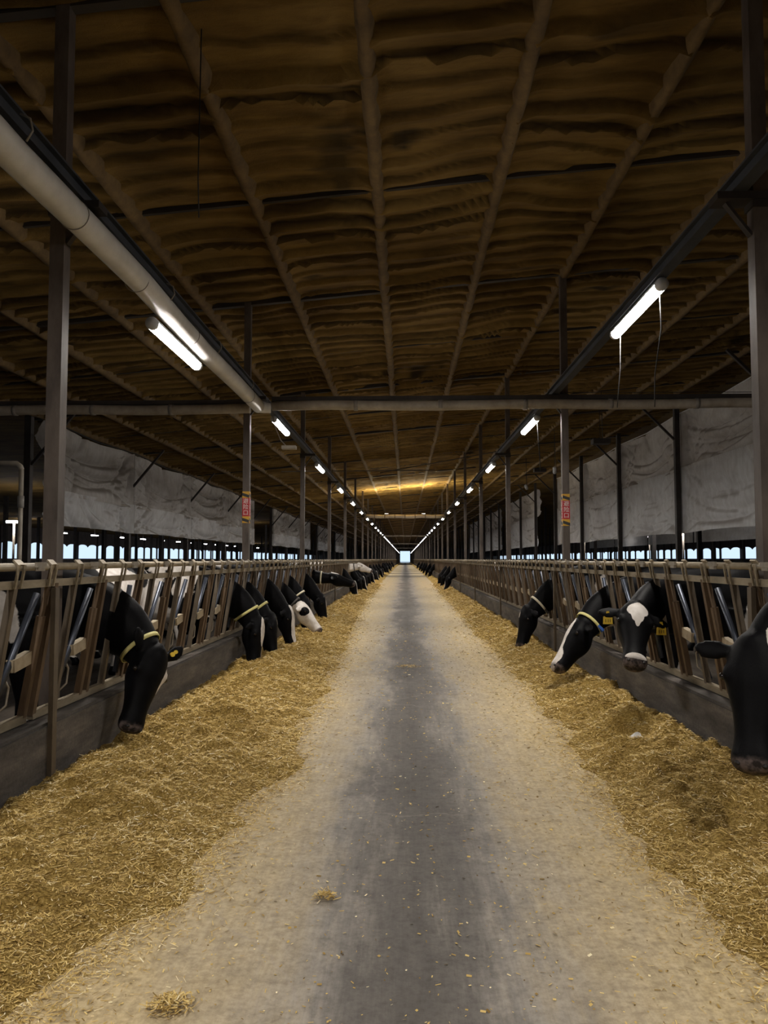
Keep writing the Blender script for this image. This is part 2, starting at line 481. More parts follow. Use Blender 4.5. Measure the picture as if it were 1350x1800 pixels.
# ------------------------------------------------------------------ curbs
def build_curb(s):
    mb = MB(); a, b = s*2.20, s*2.50
    x0, x1 = min(a, b), max(a, b)
    n = 0; y = -4.0
    while y < LEN:
        y1 = min(LEN, y + (1.2 if y < 20 else 12))
        mb.box(x0, x1, y, y1, -.05, .42); y = y1
    # weld into one long bevelled upstand
    bm = bmesh.new(); me = mb.mesh('curb', M['curb']); bm.from_mesh(me)
    bmesh.ops.remove_doubles(bm, verts=bm.verts, dist=1e-4)
    dup = [f for f in bm.faces if abs(f.normal.y) > .9 and -3.9 < f.calc_center_median().y < LEN-.1]
    bmesh.ops.delete(bm, geom=dup, context='FACES_ONLY')
    es = [e for e in bm.edges if all(v.co.z > .4 for v in e.verts) and abs(e.verts[0].co.x - e.verts[1].co.x) < .01]
    bmesh.ops.bevel(bm, geom=es, offset=.018, segments=2, affect='EDGES')
    bm.to_mesh(me); bm.free()
    o = obj('curb', me); tag(o, kind='structure')
for s in (-1, 1): build_curb(s)

# ------------------------------------------------------------------ columns
def column_meshes(s):
    X = s*2.42; top = rz(X)
    shaft = MB().box(-.05, .05, -.05, .05, -.02, top - .02)
    return shaft.mesh('shaft', M['column'])
bracket_m = {}
for s in (-1, 1):
    b = MB(); zb = CAMZ + 2.49
    b.box(min(s*.06, -s*.30), max(s*.06, -s*.30), -.075, .075, zb - .05, zb)      # shelf plate
    b.box(-.062, .062, -.062, .062, zb - .10, zb - .05)
    b.bar((-s*.05, 0, zb-.28), (-s*.22, 0, zb-.05), .05, .02)
    bracket_m[s] = b.mesh('bracket', M['dark_steel'])
for s in (-1, 1):
    sh = column_meshes(s)
    for n in range(-1, 48):
        y = Y0 + n*BAY
        if n < 9:
            who = ('tall brown steel column at the picture edge, first in the %s headlock row' % SIDE[s] if n == 0 else
                   'brown steel column behind the %s headlocks, %s from the camera' % (SIDE[s], ORD[max(n, 0)]))
            if n < 0: who = 'brown steel column of the %s row, behind the camera' % SIDE[s]
            if n == 1: who = 'brown steel column carrying a red sign, in the %s headlock row' % SIDE[s]
            t = thing('steel_column', who, 'column', (s*2.42, y, 0), 0, 'steel columns of the %s row' % SIDE[s], 'thing')
            obj('shaft', sh, t); obj('bracket', bracket_m[s], t)
        else:
            t = obj('steel_column', sh, None, (s*2.42, y, 0))
            tag(t, 'small distant steel column of the %s row, running towards the far door' % SIDE[s], 'column',
                'distant columns of the %s row' % SIDE[s], 'thing')

# ------------------------------------------------------------------ long beams, duct, cross pipes
def build_beam(s):
    X = s*2.27; z = CAMZ + 2.55
    t = thing('steel_beam', 'long dark steel beam along the %s column row, carrying the lamps' % SIDE[s], 'beam', (X, -5, z), 0, None, 'thing')
    mb = MB(); mb.box(-.05, .05, 0, LEN+4, -.06, -.045); mb.box(-.05, .05, 0, LEN+4, .045, .06); mb.box(-.012, .012, 0, LEN+4, -.045, .045)
    mb.build('web', M['beam'], t)
for s in (-1, 1): build_beam(s)

DY1 = Y0 + BAY - .10
def build_duct():
    t = thing('air_duct', 'wide white round duct hanging under the left beam', 'duct', (-2.20, -5, CAMZ + 2.29), 0)
    pts = [(0, 0, 0)]; y = 0
    for k in range(1, 17): pts.append((.008*math.sin(k*1.9), k*16.0/16, .014*math.sin(k*1.3)))
    MB().tube(pts, .098, 24).build('duct_run', M['duct'], t, True)
    # bend into the cross pipe
    bend = [(0, 15.95, .01)] + [(.16*(1-math.cos(a))*1.0, 15.95 + .16*math.sin(a), .012) for a in (.3,.6,.9,1.2,1.57)]
    MB().tube(bend, [.098,.095,.09,.085,.08,.078], 20).build('elbow', M['duct'], t, True)
    for yy in (8.55, 9.75, 10.9, 12.4, 13.9, 15.2):
        ring = [(.1005*math.cos(a), yy, .1005*math.sin(a)) for a in np.linspace(0, 2*PI, 25)]
        MB().tube(ring, .0035, 5, False).build('joint_ring', M['joint'], t, True)
    for yy in (8.95, 11.5, 13.2, 15.0):
        st = [(.09, yy, .04), (.125, yy, .10), (.11, yy, .17), (.05, yy, .20)]
        MB().tube(st, .006, 6).build('hanger_strap', M['wire'], t, True)
build_duct()

def cross_pipe(y, x0, x1, r, z, label, mat, beam=True):
    t = thing('cross_pipe', label, 'pipe', (0, y, z), 0)
    MB().tube([(x0 + (x1-x0)*k/12, 0, .012*math.sin(k*1.7)) for k in range(13)], r, 18).build('pipe_run', mat, t, True)
    for k in range(1, 8):
        xx = x0 + (x1-x0)*k/8
        MB().tube([(xx-.03, 0, 0), (xx+.03, 0, 0)], r*1.10, 18).build('coupling', M['joint'], t, True)
    if beam:
        MB().box(x0, x1, -.04, .04, r*1.02, r*1.02+.06).build('carrier_angle', M['dark_steel'], t)
cross_pipe(DY1, -2.02, 8.2, .074, CAMZ + 2.33, 'grimy pale pipe crossing the whole lane overhead from the second columns', M['pipe'])
cross_pipe(DY1 - .02, -12.0, -2.36, .074, CAMZ + 2.28, 'grimy pipe running from the left column row out over the pen', M['pipe'])
ZB = Y0 + 6*BAY
cross_pipe(ZB - .1, -2.3, 2.3, .10, CAMZ + 2.43, 'brightly lit pale pipe crossing the lane far ahead', M['duct'], False)
for k, n in enumerate((11, 17, 24, 32)):
    cross_pipe(Y0 + n*BAY, -2.38, 2.38, .07, CAMZ + 2.3, 'thin pale pipe crossing the far lane, %s beyond the bright one' % ORD[k], M['duct'], False)
# bracing rods under the roof
for k, (p, q) in enumerate((((-4.5, 26.7, 4.62), (1.2, 29.6, 5.0)), ((-1.0, 29.6, 4.9), (4.6, 26.7, 5.55)))):
    tag(MB().tube([p, q], .016, 6).build('brace_rod', M['dark_steel']), 'thin dark bracing rod under the roof, rising to the %s' % ('right' if k == 0 else 'far right'), 'rod', kind='thing')

# ------------------------------------------------------------------ lamps
def lamp_proto(name, L, emis, W, hang=.10):
    t = thing(name, 'x', 'lamp')
    # trapezoid housing above, milky tube below
    n = 10; hs = []; V = []; F = []
    MB().tube([(0, -L/2, .018), (0, L/2, .018)], [.050, .050], 12).build('housing', M['housing'], t, True)
    MB().tube([(0, -L/2+.03, 0), (0, L/2-.03, 0)], .052, 14).build('diffuser', emis, t, True)
    for q in (-1, 1):
        MB().tube([(0, q*(L/2-.03), .004), (0, q*(L/2+.02), .004)], .056, 12).build('end_cap', M['housing'], t, True)
        MB().bar((0, q*L*.33, .05), (0, q*L*.33, .05+hang), .03, .006).build('hanger', M['wire'], t)
    ld = bpy.data.lights.new('lamp_light', 'AREA'); ld.shape = 'RECTANGLE'; ld.size = .08; ld.size_y = L*.9; ld.energy = W; ld.spread = PI
    ld.color = (1.0, .93, .84)
    lo = bpy.data.objects.new('lamp_light', ld); lo.location = (0, 0, -.056); link(lo, t)
    return t
P = lamp_proto('tube_lamp', 1.45, M['diffuser'], LAMP_W, .03)
HL = CAMZ + 2.42
fm = MB(); fm.tube([(0, -.72, .0), (0, .72, .0)], .038, 8)
far_lamp_mesh = fm.mesh('tube_lamp', M['far_lamp'], True)
first = True
for s in (-1, 1):
    for n in range(-2, 47):
        y = 7.2 + n*BAY; x = s*2.27; z = HL
        if s < 0 and n == 0: z = CAMZ + 2.11; x = -2.27
        if s < 0 and n == -1: z = CAMZ + 2.11; x = -2.27
        if n < 9:
            t = P if first else copy_tree(P); first = False
            t.location = (x, y, z)
            if n < 0: lab = 'lit tube lamp under the %s beam, behind the camera' % SIDE[s]; 
            elif s < 0 and n == 0: lab = 'lit tube lamp hanging below the white duct'
            else: lab = 'lit tube lamp under the %s beam, %s from the camera' % (SIDE[s], ORD[n])
            if n == -2: lab = 'lit tube lamp under the %s beam, far behind the camera' % SIDE[s]
            tag(t, lab, 'lamp', 'tube lamps of the %s row' % SIDE[s])
            if s < 0 and n in (0, -1):
                for ch in t.children:
                    if ch.name.startswith('hanger'): ch.location.z += 0.0
        else:
            t = obj('tube_lamp', far_lamp_mesh, None, (x, y, z))
            tag(t, 'tiny distant lit lamp of the %s row, running towards the far door' % SIDE[s], 'lamp', 'distant lamps of the %s row' % SIDE[s])
            if n % 2 == 0 and n < 30:
                ld = bpy.data.lights.new('lamp_light', 'AREA'); ld.shape = 'RECTANGLE'; ld.size = .08; ld.size_y = 1.3; ld.energy = LAMP_W*2; ld.color = (1, .93, .84)
                lo = bpy.data.objects.new('lamp_light', ld); lo.location = (0, 0, -.06); link(lo, t)

# uplights clamped on the bright cross pipe
for s in (-1, 1):
    t = thing('floodlight', 'small floodlight on the %s end of the bright cross pipe' % SIDE[s], 'lamp', (s*1.05, ZB-.1, CAMZ + 2.53))
    MB().box(-.12, .12, -.07, .07, 0, .06).build('housing', M['housing'], t)
    MB().box(-.10, .10, -.055, .055, .06, .064).build('lens', M['far_lamp'], t)
    ld = bpy.data.lights.new('flood_light', 'AREA'); ld.size = .2; ld.energy = 260; ld.color = (1, .85, .55)
    lo = bpy.data.objects.new('flood_light', ld); lo.location = (0, 0, .07); lo.rotation_euler = (PI, 0, 0); link(lo, t)

# lamps of the neighbouring feed lane and pole lamps seen under the tarps
nb = MB().box(-.12, .12, -.55, .55, -.04, .04).box(-.01,.01,-.01,.01,.04, rz(-29.5)-CAMZ-2.25).mesh('lane_lamp', M['far_lamp'])
nb.materials.append(M['cable'])
for p_ in list(nb.polygons)[6:]: p_.material_index = 1
for k in range(16):
    tag(obj('lane_lamp', nb, None, (-29.5, 50 + 6.5*k, CAMZ + 2.25)), 'small lit lamp of the neighbouring lane seen under the left tarps', 'lamp', 'lamps of the neighbouring lane')
for k, (x, y, z, where) in enumerate(((-17.5, 32.6, 3.05, 'left picture edge'), (-14.5, 66, 3.4, 'gap after the first left tarps'), (11.2, 46.5, 3.35, 'gap behind the right red sign'), (14.5, 39.0, 3.0, 'opening under the last right tarp'), (20.6, 63.0, 3.3, 'area under the right tarps'))):
    t = thing('pole_lamp', 'lit lamp on a slim post in the %s' % where, 'lamp', (x, y, 0))
    MB().tube([(0, 0, 0), (0, 0, z)], .05, 8).build('post', M['pipe'], t, True)
    MB().box(-.32, .32, -.10, .10, z, z + .10).build('lamp_head', M['far_lamp'], t)
    ld = bpy.data.lights.new('lamp_light', 'POINT'); ld.energy = 90; ld.shadow_soft_size = .15; ld.color = (1, .95, .9)
    lo = bpy.data.objects.new('lamp_light', ld); lo.location = (0, 0, z - .15); link(lo, t)

# unlit tubes and dark boxes hung on cords between the lane and the right tarps
for x, y, z, dark, lab in ((5.5, 20.8, 3.30, 1, 'dark box hanging on cords before the right tarps, lower one'), (5.5, 30.2, 3.62, 1, 'dark box hanging on cords before the right tarps, farther one'),
                           (5.5, 27.2, 3.26, 0, 'unlit white tube hanging beside the right red sign'), (5.5, 33.6, 3.26, 0, 'unlit white tube hanging farther off, beyond the sign column')):
    t = thing('hanging_box' if dark else 'unlit_tube', lab, 'fixture', (x, y, CAMZ + z))
    if dark:
        MB().box(-.24, .24, -.16, .16, -.07, .07).build('case', M['dark_steel'], t)
    else:
        MB().tube([(-.12, -.6, 0), (.12, .6, 0)], .07, 10).build('tube', M['housing'], t, True)
    for q in (-1, 1):
        MB().tube([(.02, q*.12, .05), (.1*q, q*.5, rz(x) - CAMZ - z)], .008, 5).build('cord', M['cable'], t)

# small floodlight dangling from a wire below the left duct end
t = thing('dangling_lamp', 'small unlit lamp dangling on a wire from the end of the white duct', 'lamp', (-1.72, 10.9, CAMZ + 1.66))
MB().box(-.11, .10, -.06, .06, -.025, .025).build('lamp_head', M['pipe'], t)
MB().tube([(-.05, 0, .025), (-.14, .05, .12), (-.24, .1, .35), (-.30, .2, .58)], .008, 6).build('wire', M['pipe'], t, True)

# drop cords on the right
def cord(pts, label): tag(MB().tube(pts, .005, 5).build('drop_cord', M['cable'], None, True), label, 'cord', kind='thing')
cord([(2.29, 6.6, HL+.03), (2.30, 6.6, HL-.35), (2.27, 6.7, HL-.75), (2.33, 6.9, HL-1.0)], 'dark cord hanging from the camera end of the first right lamp')
cord([(2.29, 7.8, HL+.03), (2.28, 7.8, HL-.4), (2.27, 7.9, HL-.8)], 'dark cord hanging from the far end of the first right lamp')
cord([(2.29, 12.8, HL+.03), (2.3, 12.7, HL-.5), (2.34, 12.8, HL-.9)], 'dark cord hanging from the second right lamp')
cord([(2.47, DY1+.05, CAMZ+2.52), (5.5, DY1+.1, CAMZ+2.52), (8.3, DY1+.12, CAMZ+2.54)], 'thin dark wire stretched above the cross pipe to the right')
cord([(-1.55, 5.4, 5.5), (-1.56, 5.4, 4.3), (-1.55, 5.4, 4.0)], 'thin dark wire hanging from the ceiling beside the white duct')

# ------------------------------------------------------------------ warning signs on the second columns
def text_mesh(body, size):
    cu = bpy.data.curves.new('lettering', 'FONT'); cu.body = body; cu.size = size; cu.align_x = 'CENTER'; cu.align_y = 'CENTER'
    o = bpy.data.objects.new('tmp_text', cu); C.objects.link(o)
    dg = bpy.context.evaluated_depsgraph_get()
    me = bpy.data.meshes.new_from_object(o.evaluated_get(dg))
    bpy.data.objects.remove(o); me.materials.clear(); me.materials.append(M['sign_white']); return me
GLYPH = [text_mesh(ch, .085) for ch in '\u907f\u9669\u53e3']
def plate(root, s):
    """plate in local XZ, facing -Y, 0.104 wide 0.47 high"""
    W, H = .106, .48
    a = []
    def on(o):
        a.append(o); return o
    on(MB().box(-W/2, W/2, -.004, 0, -H/2+.10, H/2-.10).build('red_panel', M['red'], root))
    for zz0, zz1 in ((H/2-.10, H/2), (-H/2, -H/2+.10)):
        on(MB().box(-W/2, W/2, -.004, 0, zz0, zz1).build('hazard_band', M['sign_yellow'], root))
        V = [(-W/2, zz1-.02), (-W/2, zz1-.065), (W/2, zz0+.0), (W/2, zz0+.045)]
        V3 = [(x, -.006, z) for x, z in V] + [(x, -.0045, z) for x, z in V]
        on(mesh_obj('hazard_stripe', V3, root))
    for k, g in enumerate(GLYPH):
        o = obj('lettering', g, root, (0, -.0055, .088 - .088*k)); o.rotation_euler = (PI/2, 0, 0); a.append(o)
    return a
def mesh_obj(name, V3, root):
    return obj(name, mesh(name, V3, [(0,1,2,3),(7,6,5,4),(0,4,5,1),(1,5,6,2),(2,6,7,3),(3,7,4,0)], M['sign_black']), root)
for s in (-1, 1):
    t = thing('warning_sign', 'red warning sign with hazard stripes wrapped on the second %s column' % SIDE[s], 'sign', (s*2.42, Y0 + BAY, 2.22 if s < 0 else 2.17))
    for o in plate(t, s): o.location.y -= .0505
    R = Matrix.Rotation(-s*PI/2, 4, 'Z')        # same plate on the face towards the lane
    side = plate(t, s)
    for o in side:
        loc = Vector(o.location); loc.y -= .0505
        o.location = R @ loc
        o.rotation_euler = (o.rotation_euler.x, 0, -s*PI/2)

# ------------------------------------------------------------------ headlock panels
LT, LB, ZTOP, ZBAR, ZBOT = 2.20, 2.345, 1.385, 1.283, .455
def lat(z): return LB + (LT - LB)*(z - ZBOT)/(ZTOP - ZBOT)
def P3(s, y, z, off=0): return (s*(lat(z) + off), y, z)

def stall_pieces(s, y, closed=False):
    """(name, MB, material) of one stall; y = top of its swinging bar"""
    out = []
    a = MB(); a.bar(P3(s, y, ZBOT), P3(s, y+.02, 1.08), .042,.042); a.bar(P3(s, y+.02, 1.08), P3(s, y+.055, ZTOP-.02), .036, .02)
    out.append(('upright', a, 'rust'))
    out.append(('upright', MB().bar(P3(s, y+.115, ZBOT), P3(s, y+.115, ZBAR), .042,.042), 'rust'))
    out.append(('upright', MB().bar(P3(s, y+.40, ZBOT), P3(s, y+.40, ZBAR), .04, .04), 'upright'))
    if closed: p, q = P3(s, y-.035, .52, .03), P3(s, y-.03, 1.22, .03)
    else: p, q = P3(s, y-.345, .50, .03), P3(s, y-.02, 1.22, .03)
    b = MB().tube([p, q], .021, 8)
    out.append(('locking_bar', b, 'polished'))
    mid = Vector(p).lerp(Vector(q), .42)
    out.append(('stop_block', MB().bar(mid + Vector((-s*.012, .0, 0)), (mid.x - s*.012, y - .0 + .005, mid.z + .03), .05, .075, (1,0,0)), 'block'))
    if not closed:
        m1 = Vector(p).lerp(Vector(q), .33)
        out.append(('wire_hook', MB().tube([m1, (m1.x, m1.y+.055, m1.z-.06), (m1.x, m1.y+.03, m1.z-.16), (p[0], p[1]+.06, p[2]+.02)], .008, 5), 'wire'))
    for yy, nm in ((y+.02, 'strap'), (y+.40, 'strap')):
        k = MB()
        for q_ in (-.032, .032):
            k.bar(P3(s, yy+q_, ZBAR-.02, -.028), P3(s, yy+q_, ZTOP+.012, -.030), .016, .012)
        k.bar(P3(s, yy-.038, ZTOP+.025, -.008), P3(s, yy+.038, ZTOP+.025, -.008), .010, .04)
        out.append((nm, k, 'galv'))
    lk = MB(); yl = y - .15
    lk.bar(P3(s, yl-.07, ZTOP+.012, -.032), P3(s, yl+.05, ZTOP+.012, -.032), .03, .014, (0,0,1))
    lk.bar(P3(s, yl-.05, ZTOP-.015, -.032), P3(s, yl+.03, ZTOP-.015, -.032), .02, .02, (0,0,1))
    out.append(('latch', lk, 'wire'))
    return out

def frame_pieces(s):
    y0, y1 = .04, BAY+.04
    yield 'top_rail', MB().tube([P3(s, y0, ZTOP), P3(s, y1, ZTOP)], .0235, 10), 'galv', True
    yield 'middle_rail', MB().bar(P3(s, y0, ZBAR), P3(s, y1, ZBAR), .046, .032, (0,0,1)), 'galv', False
    yield 'bottom_rail', MB().bar(P3(s, y0+.06, ZBOT), P3(s, y1-.02, ZBOT), .05, .045, (0,0,1)), 'galv', False
    yield 'post', MB().bar((s*2.185, y0+.03, .06), (s*2.185, y0+.03, ZBAR-.03), .055, .03), 'upright', False

def closed_at(s, n, j): return (s, n, j) in CLOSED
# stalls with a cow through them keep their bar upright: (side, bay, stall) -> see the cow list
OFF = {-1: -.51, 1: -.34}
def stall_y(n, j, s=-1): return Y0 + n*BAY + OFF[s] + j*STALL       # locking-bar top
def neck_y(n, j, s=-1): return stall_y(n, j, s) + .40 + (STALL-.40)/2 # middle of the neck opening after stall j
CLOSED = {(-1,0,1),(-1,0,6),(-1,0,7),(-1,1,1),(-1,1,3),(-1,1,4),(-1,1,7),(-1,2,0),(-1,2,1),(1,-1,6),(1,0,2),(1,0,4),(1,1,0)}
cache = {}
for s in (-1, 1):
    for n in range(-1, 47):
        y = Y0 + n*BAY + OFF[s]
        if n < 3:
            lab = ('headlock feed fence panel of the %s row, %s bay from the camera' % (SIDE[s], ORD[n]) if n >= 0 else
                   'headlock feed fence panel of the %s row, cut by the picture edge' % SIDE[s])
            t = thing('headlock_panel', lab, 'fence', (0, y, 0), 0, 'headlock panels of the %s row' % SIDE[s], 'thing')
            for nm, mb, mt, sm in frame_pieces(s):
                key = (s, nm)
                if key not in cache: cache[key] = mb.mesh(nm, M[mt], sm)
                obj(nm, cache[key], t)
            for j in range(8):
                cl = (s, n, (j-1)) in CLOSED or (j == 0 and (s, n-1, 7) in CLOSED)
                for i, (nm, mb, mt) in enumerate(stall_pieces(s, 0, cl)):
                    key = (s, cl, i, nm)
                    if key not in cache: cache[key] = mb.mesh(nm, M[mt], nm in ('locking_bar', 'wire_hook'))
                    obj(nm, cache[key], t, (0, j*STALL, 0))
        else:
            key = (s, 'far')
            if key not in cache:
                mats = ['galv', 'rust', 'upright', 'polished', 'block', 'wire']
                V = []; F = []; MI = []
                def put(mb, mt, dy=0):
                    b = len(V); V.extend((x, yy+dy, z) for x, yy, z in mb.v)
                    for f in mb.f: F.append(tuple(i+b for i in f)); MI.append(mats.index(mt))
                for nm, mb, mt, sm in frame_pieces(s): put(mb, mt)
                for j in range(8):
                    for nm, mb, mt in stall_pieces(s, 0, False):
                        if nm in ('wire_hook', 'latch'): continue
                        put(mb, mt, j*STALL)
                me = mesh('headlock_panel', V, F)
                for q in mats: me.materials.append(M[q])
                me.polygons.foreach_set('material_index', MI)
                cache[key] = me
            if n < 8:
                lab = 'headlock feed fence panel of the %s row, %s bay from the camera' % (SIDE[s], ORD[n]); gr = 'headlock panels of the %s row' % SIDE[s]
            else:
                lab = 'tiny distant headlock fence panel of the %s row near the far door' % SIDE[s]; gr = 'distant headlock panels of the %s row' % SIDE[s]
            tag(obj('headlock_panel', cache[key], None, (0, y, 0)), lab, 'fence', gr, 'thing')

# ------------------------------------------------------------------ feed along both curbs
EDGE = {-1: ([1.0,1.6,2.2,2.6,3.2,3.74,4.4,5.06,6.0,7.2,9,11,16,27,60,300], [1.38,1.27,1.2,1.12,.92,.90,.88,.74,.88,.85,.92,.96,1.15,1.4,1.55,1.6]),
        1: ([1.0,1.6,2.6,3.6,4.45,5.6,7,9.4,12,16,40,300], [1.32,1.32,1.27,1.14,1.17,1.24,1.33,1.36,1.38,1.44,1.7,1.75])}
HOLLOW = {-1: [(5.45,1.93,.35,.10),(9.7,1.9,.3,.06),(10.5,1.9,.3,.06),(4.2,1.95,.35,.05),(12.0,1.85,.3,.06),(13.6,1.7,.3,.06)],
          1: [(5.75,1.62,.30,.14),(7.6,1.75,.38,.09),(3.6,1.75,.45,.08),(4.6,1.5,.4,.05),(11.9,1.8,.35,.06)]}
def feed_h(s, Y, L):
    e = np.interp(Y, *EDGE[s]) + .30*(fbm(Y*1.1, Y*0+3*s, 70+s, 3)-.5) + .24*(fbm(Y*4.2, L*3.5, 75+s, 4)-.5)
    u = np.clip((L - e)/(2.2 - e), -1, 1)
    up = np.clip(u, 0, 1)
    prof = np.interp(up, [0, .12, .35, .6, .85, 1], [0, .035, .115, .145, .115, .085])
    if s > 0: prof = prof*np.interp(up, [0, .6, 1], [.9, 1, 1.15])
    lump = .15 + 1.0*fbm(L*2.6+9, Y*2.2, 80+s, 4) + .85*np.abs(2*fbm(L*5.2+3, Y*4.6, 84+s, 3)-1)
    h = prof*lump*1.12 + np.clip(up*6, 0, 1)*.055*(fbm(L*11, Y*11, 90+s, 4)-.5)
    for (hy, hl, hr, hd) in HOLLOW[s]:
        q = ((Y-hy)**2*.8 + (L-hl)**2)/hr**2
        h = h - hd*np.exp(-q*2.2) + .25*hd*np.exp(-((np.sqrt(q)-1.25)**2)*8)*np.clip(up*3, 0, 1)
    h = np.where(u <= 0, -.012, np.maximum(h, .006*np.clip(up*12, 0, 1)))
    return h
def build_feed(s):
    ys = [1.0]
    while ys[-1] < 70: ys.append(ys[-1]*1.0042)
    while ys[-1] < LEN: ys.append(ys[-1]*1.02)
    ys = np.array(ys); ls = np.linspace(.5, 2.23, 105)
    L, Y = np.meshgrid(ls, ys)
    H = feed_h(s, Y, L)
    V = np.stack([s*L, Y, H], -1).reshape(-1, 3)
    ny, nx = L.shape; idx = np.arange(nx*ny).reshape(ny, nx)
    F = np.stack([idx[:-1,:-1], idx[1:,:-1], idx[1:,1:], idx[:-1,1:]], -1)
    if s > 0: F = F[..., ::-1]
    keep = (np.maximum.reduce([H[:-1,:-1], H[1:,:-1], H[1:,1:], H[:-1,1:]]) > -.01)
    F = F[keep].reshape(-1, 4)
    F = F[:, ::-1]
    me = npmesh('feed_pile', V, F, M['feed'], True)
    o = obj('feed_pile', me)
    tag(o, 'long heap of golden chopped feed against the %s curb' % SIDE[s], 'feed', None, 'stuff')
    # loose stalks lying all over it
    rng = np.random.default_rng(5 + s)
    N = 270000
    t = rng.random(N); y = 42.0**(t**.92)
    l = .62 + rng.random(N)*1.57
    h = feed_h(s, y, l)
    e = np.interp(y, *EDGE[s])
    keep = (h > .004) | (rng.random(N) < .75*np.exp(-np.maximum(e-l, 0)/.085))
    y, l, h = y[keep], l[keep], np.maximum(h[keep], .001); n = len(y)
    strands(o, 'stalks', s*l, y, h, rng, (.010 + .030*rng.random(n)**2)*(.75 + .085*y), (.0006 + .0011*rng.random(n)**1.5)*(.75 + .17*y), .5)
def strands(parent, name, x, y, z, rng, ln, wd, tilt, lift=.006):
    n = len(x); a = rng.random(n)*2*PI; el = (rng.random(n)-.35)*tilt
    d = np.stack([np.cos(a)*np.cos(el), np.sin(a)*np.cos(el), np.sin(el)], -1)
    u = np.stack([-np.sin(a), np.cos(a), (rng.random(n)-.5)*1.2], -1); u /= np.linalg.norm(u, axis=1)[:, None]
    c = np.stack([x, y, z + lift*rng.random(n) + np.abs(np.sin(el))*ln*.4], -1)
    p = c - d*ln[:, None]/2; q = c + d*ln[:, None]/2; w2 = u*wd[:, None]
    V = np.stack([p-w2, q-w2, q+w2, p+w2], 1).reshape(-1, 3)
    F = np.arange(n*4).reshape(n, 4)
    me = npmesh(name, V, F, M['strand'])
    tone = np.clip(rng.normal(.48, .26, n) + .25*(vnoise(x*3, y*3, 8)-.5), 0, 1)
    at = me.attributes.new('tone', 'FLOAT', 'POINT'); at.data.foreach_set('value', np.repeat(tone, 4).astype(np.float32))
    o = obj(name, me, parent); o['kind'] = 'stuff'; return o
for s in (-1, 1): build_feed(s)

# crumbs over the concrete
rng = np.random.default_rng(3)
N = 7000
y = 1.3*(16/1.3)**rng.random(N); x = rng.normal(0, 1, N)*.5 + np.sign(rng.random(N)-.5)*.85
k = np.abs(x) < 1.5
x, y = x[k], y[k]; n = len(x)
c = strands(None, 'feed_crumbs', x, y, x*0 + .002, rng, (.005 + .014*rng.random(n)**2)*(.7+.15*y), (.0012 + .0030*rng.random(n)**2)*(.7+.15*y), .25, .003)
tag(c, 'scattered crumbs of feed lying loose over the concrete lane', 'feed crumbs', None, 'stuff')
def tuft(x, y, r, n, label, seed):
    g = np.random.default_rng(seed)
    a = g.random(n)*2*PI; rr = r*np.sqrt(g.random(n))*(.4 + .6*g.random(n))
    o = strands(None, 'hay_tuft', x + rr*np.cos(a)*1.2, y + rr*np.sin(a), .022*np.clip(1-rr/r, 0, 1) + .002, g, .015 + .03*g.random(n), .001 + .0014*g.random(n), .7, .008)
    tag(o, label, 'hay tuft', None, 'stuff')
tuft(-.75, 2.42, .075, 260, 'small golden tuft of hay on bare concrete at the lower left', 1)
tuft(-.34, 3.19, .05, 110, 'faint wisp of hay on the dark strip of the lane', 2)
tuft(.80, 2.32, .03, 60, 'little dark clump of feed on the concrete at the lower right', 3)
tuft(.03, 9.9, .16, 200, 'distant pale scatter of hay on the middle of the lane', 4)
bm = bmesh.new(); bmesh.ops.create_grid(bm, x_segments=6, y_segments=4, size=.5)
for v in bm.verts: v.co = Vector((v.co.x*.145, v.co.y*.085, .012*math.sin(v.co.x*7) + .01*math.cos(v.co.y*9+v.co.x*4)))
me = bpy.data.meshes.new('paper_scrap'); bm.to_mesh(me); bm.free(); me.materials.append(M['paper'])
o = obj('paper_scrap', me, None, (1.735, 5.72, float(feed_h(1, np.array([5.72]), np.array([1.735]))[0]) + .045)); o.rotation_euler = (.32, -.05, .3)
tag(o, 'torn white scrap lying in the hollow of the right feed heap', 'scrap')

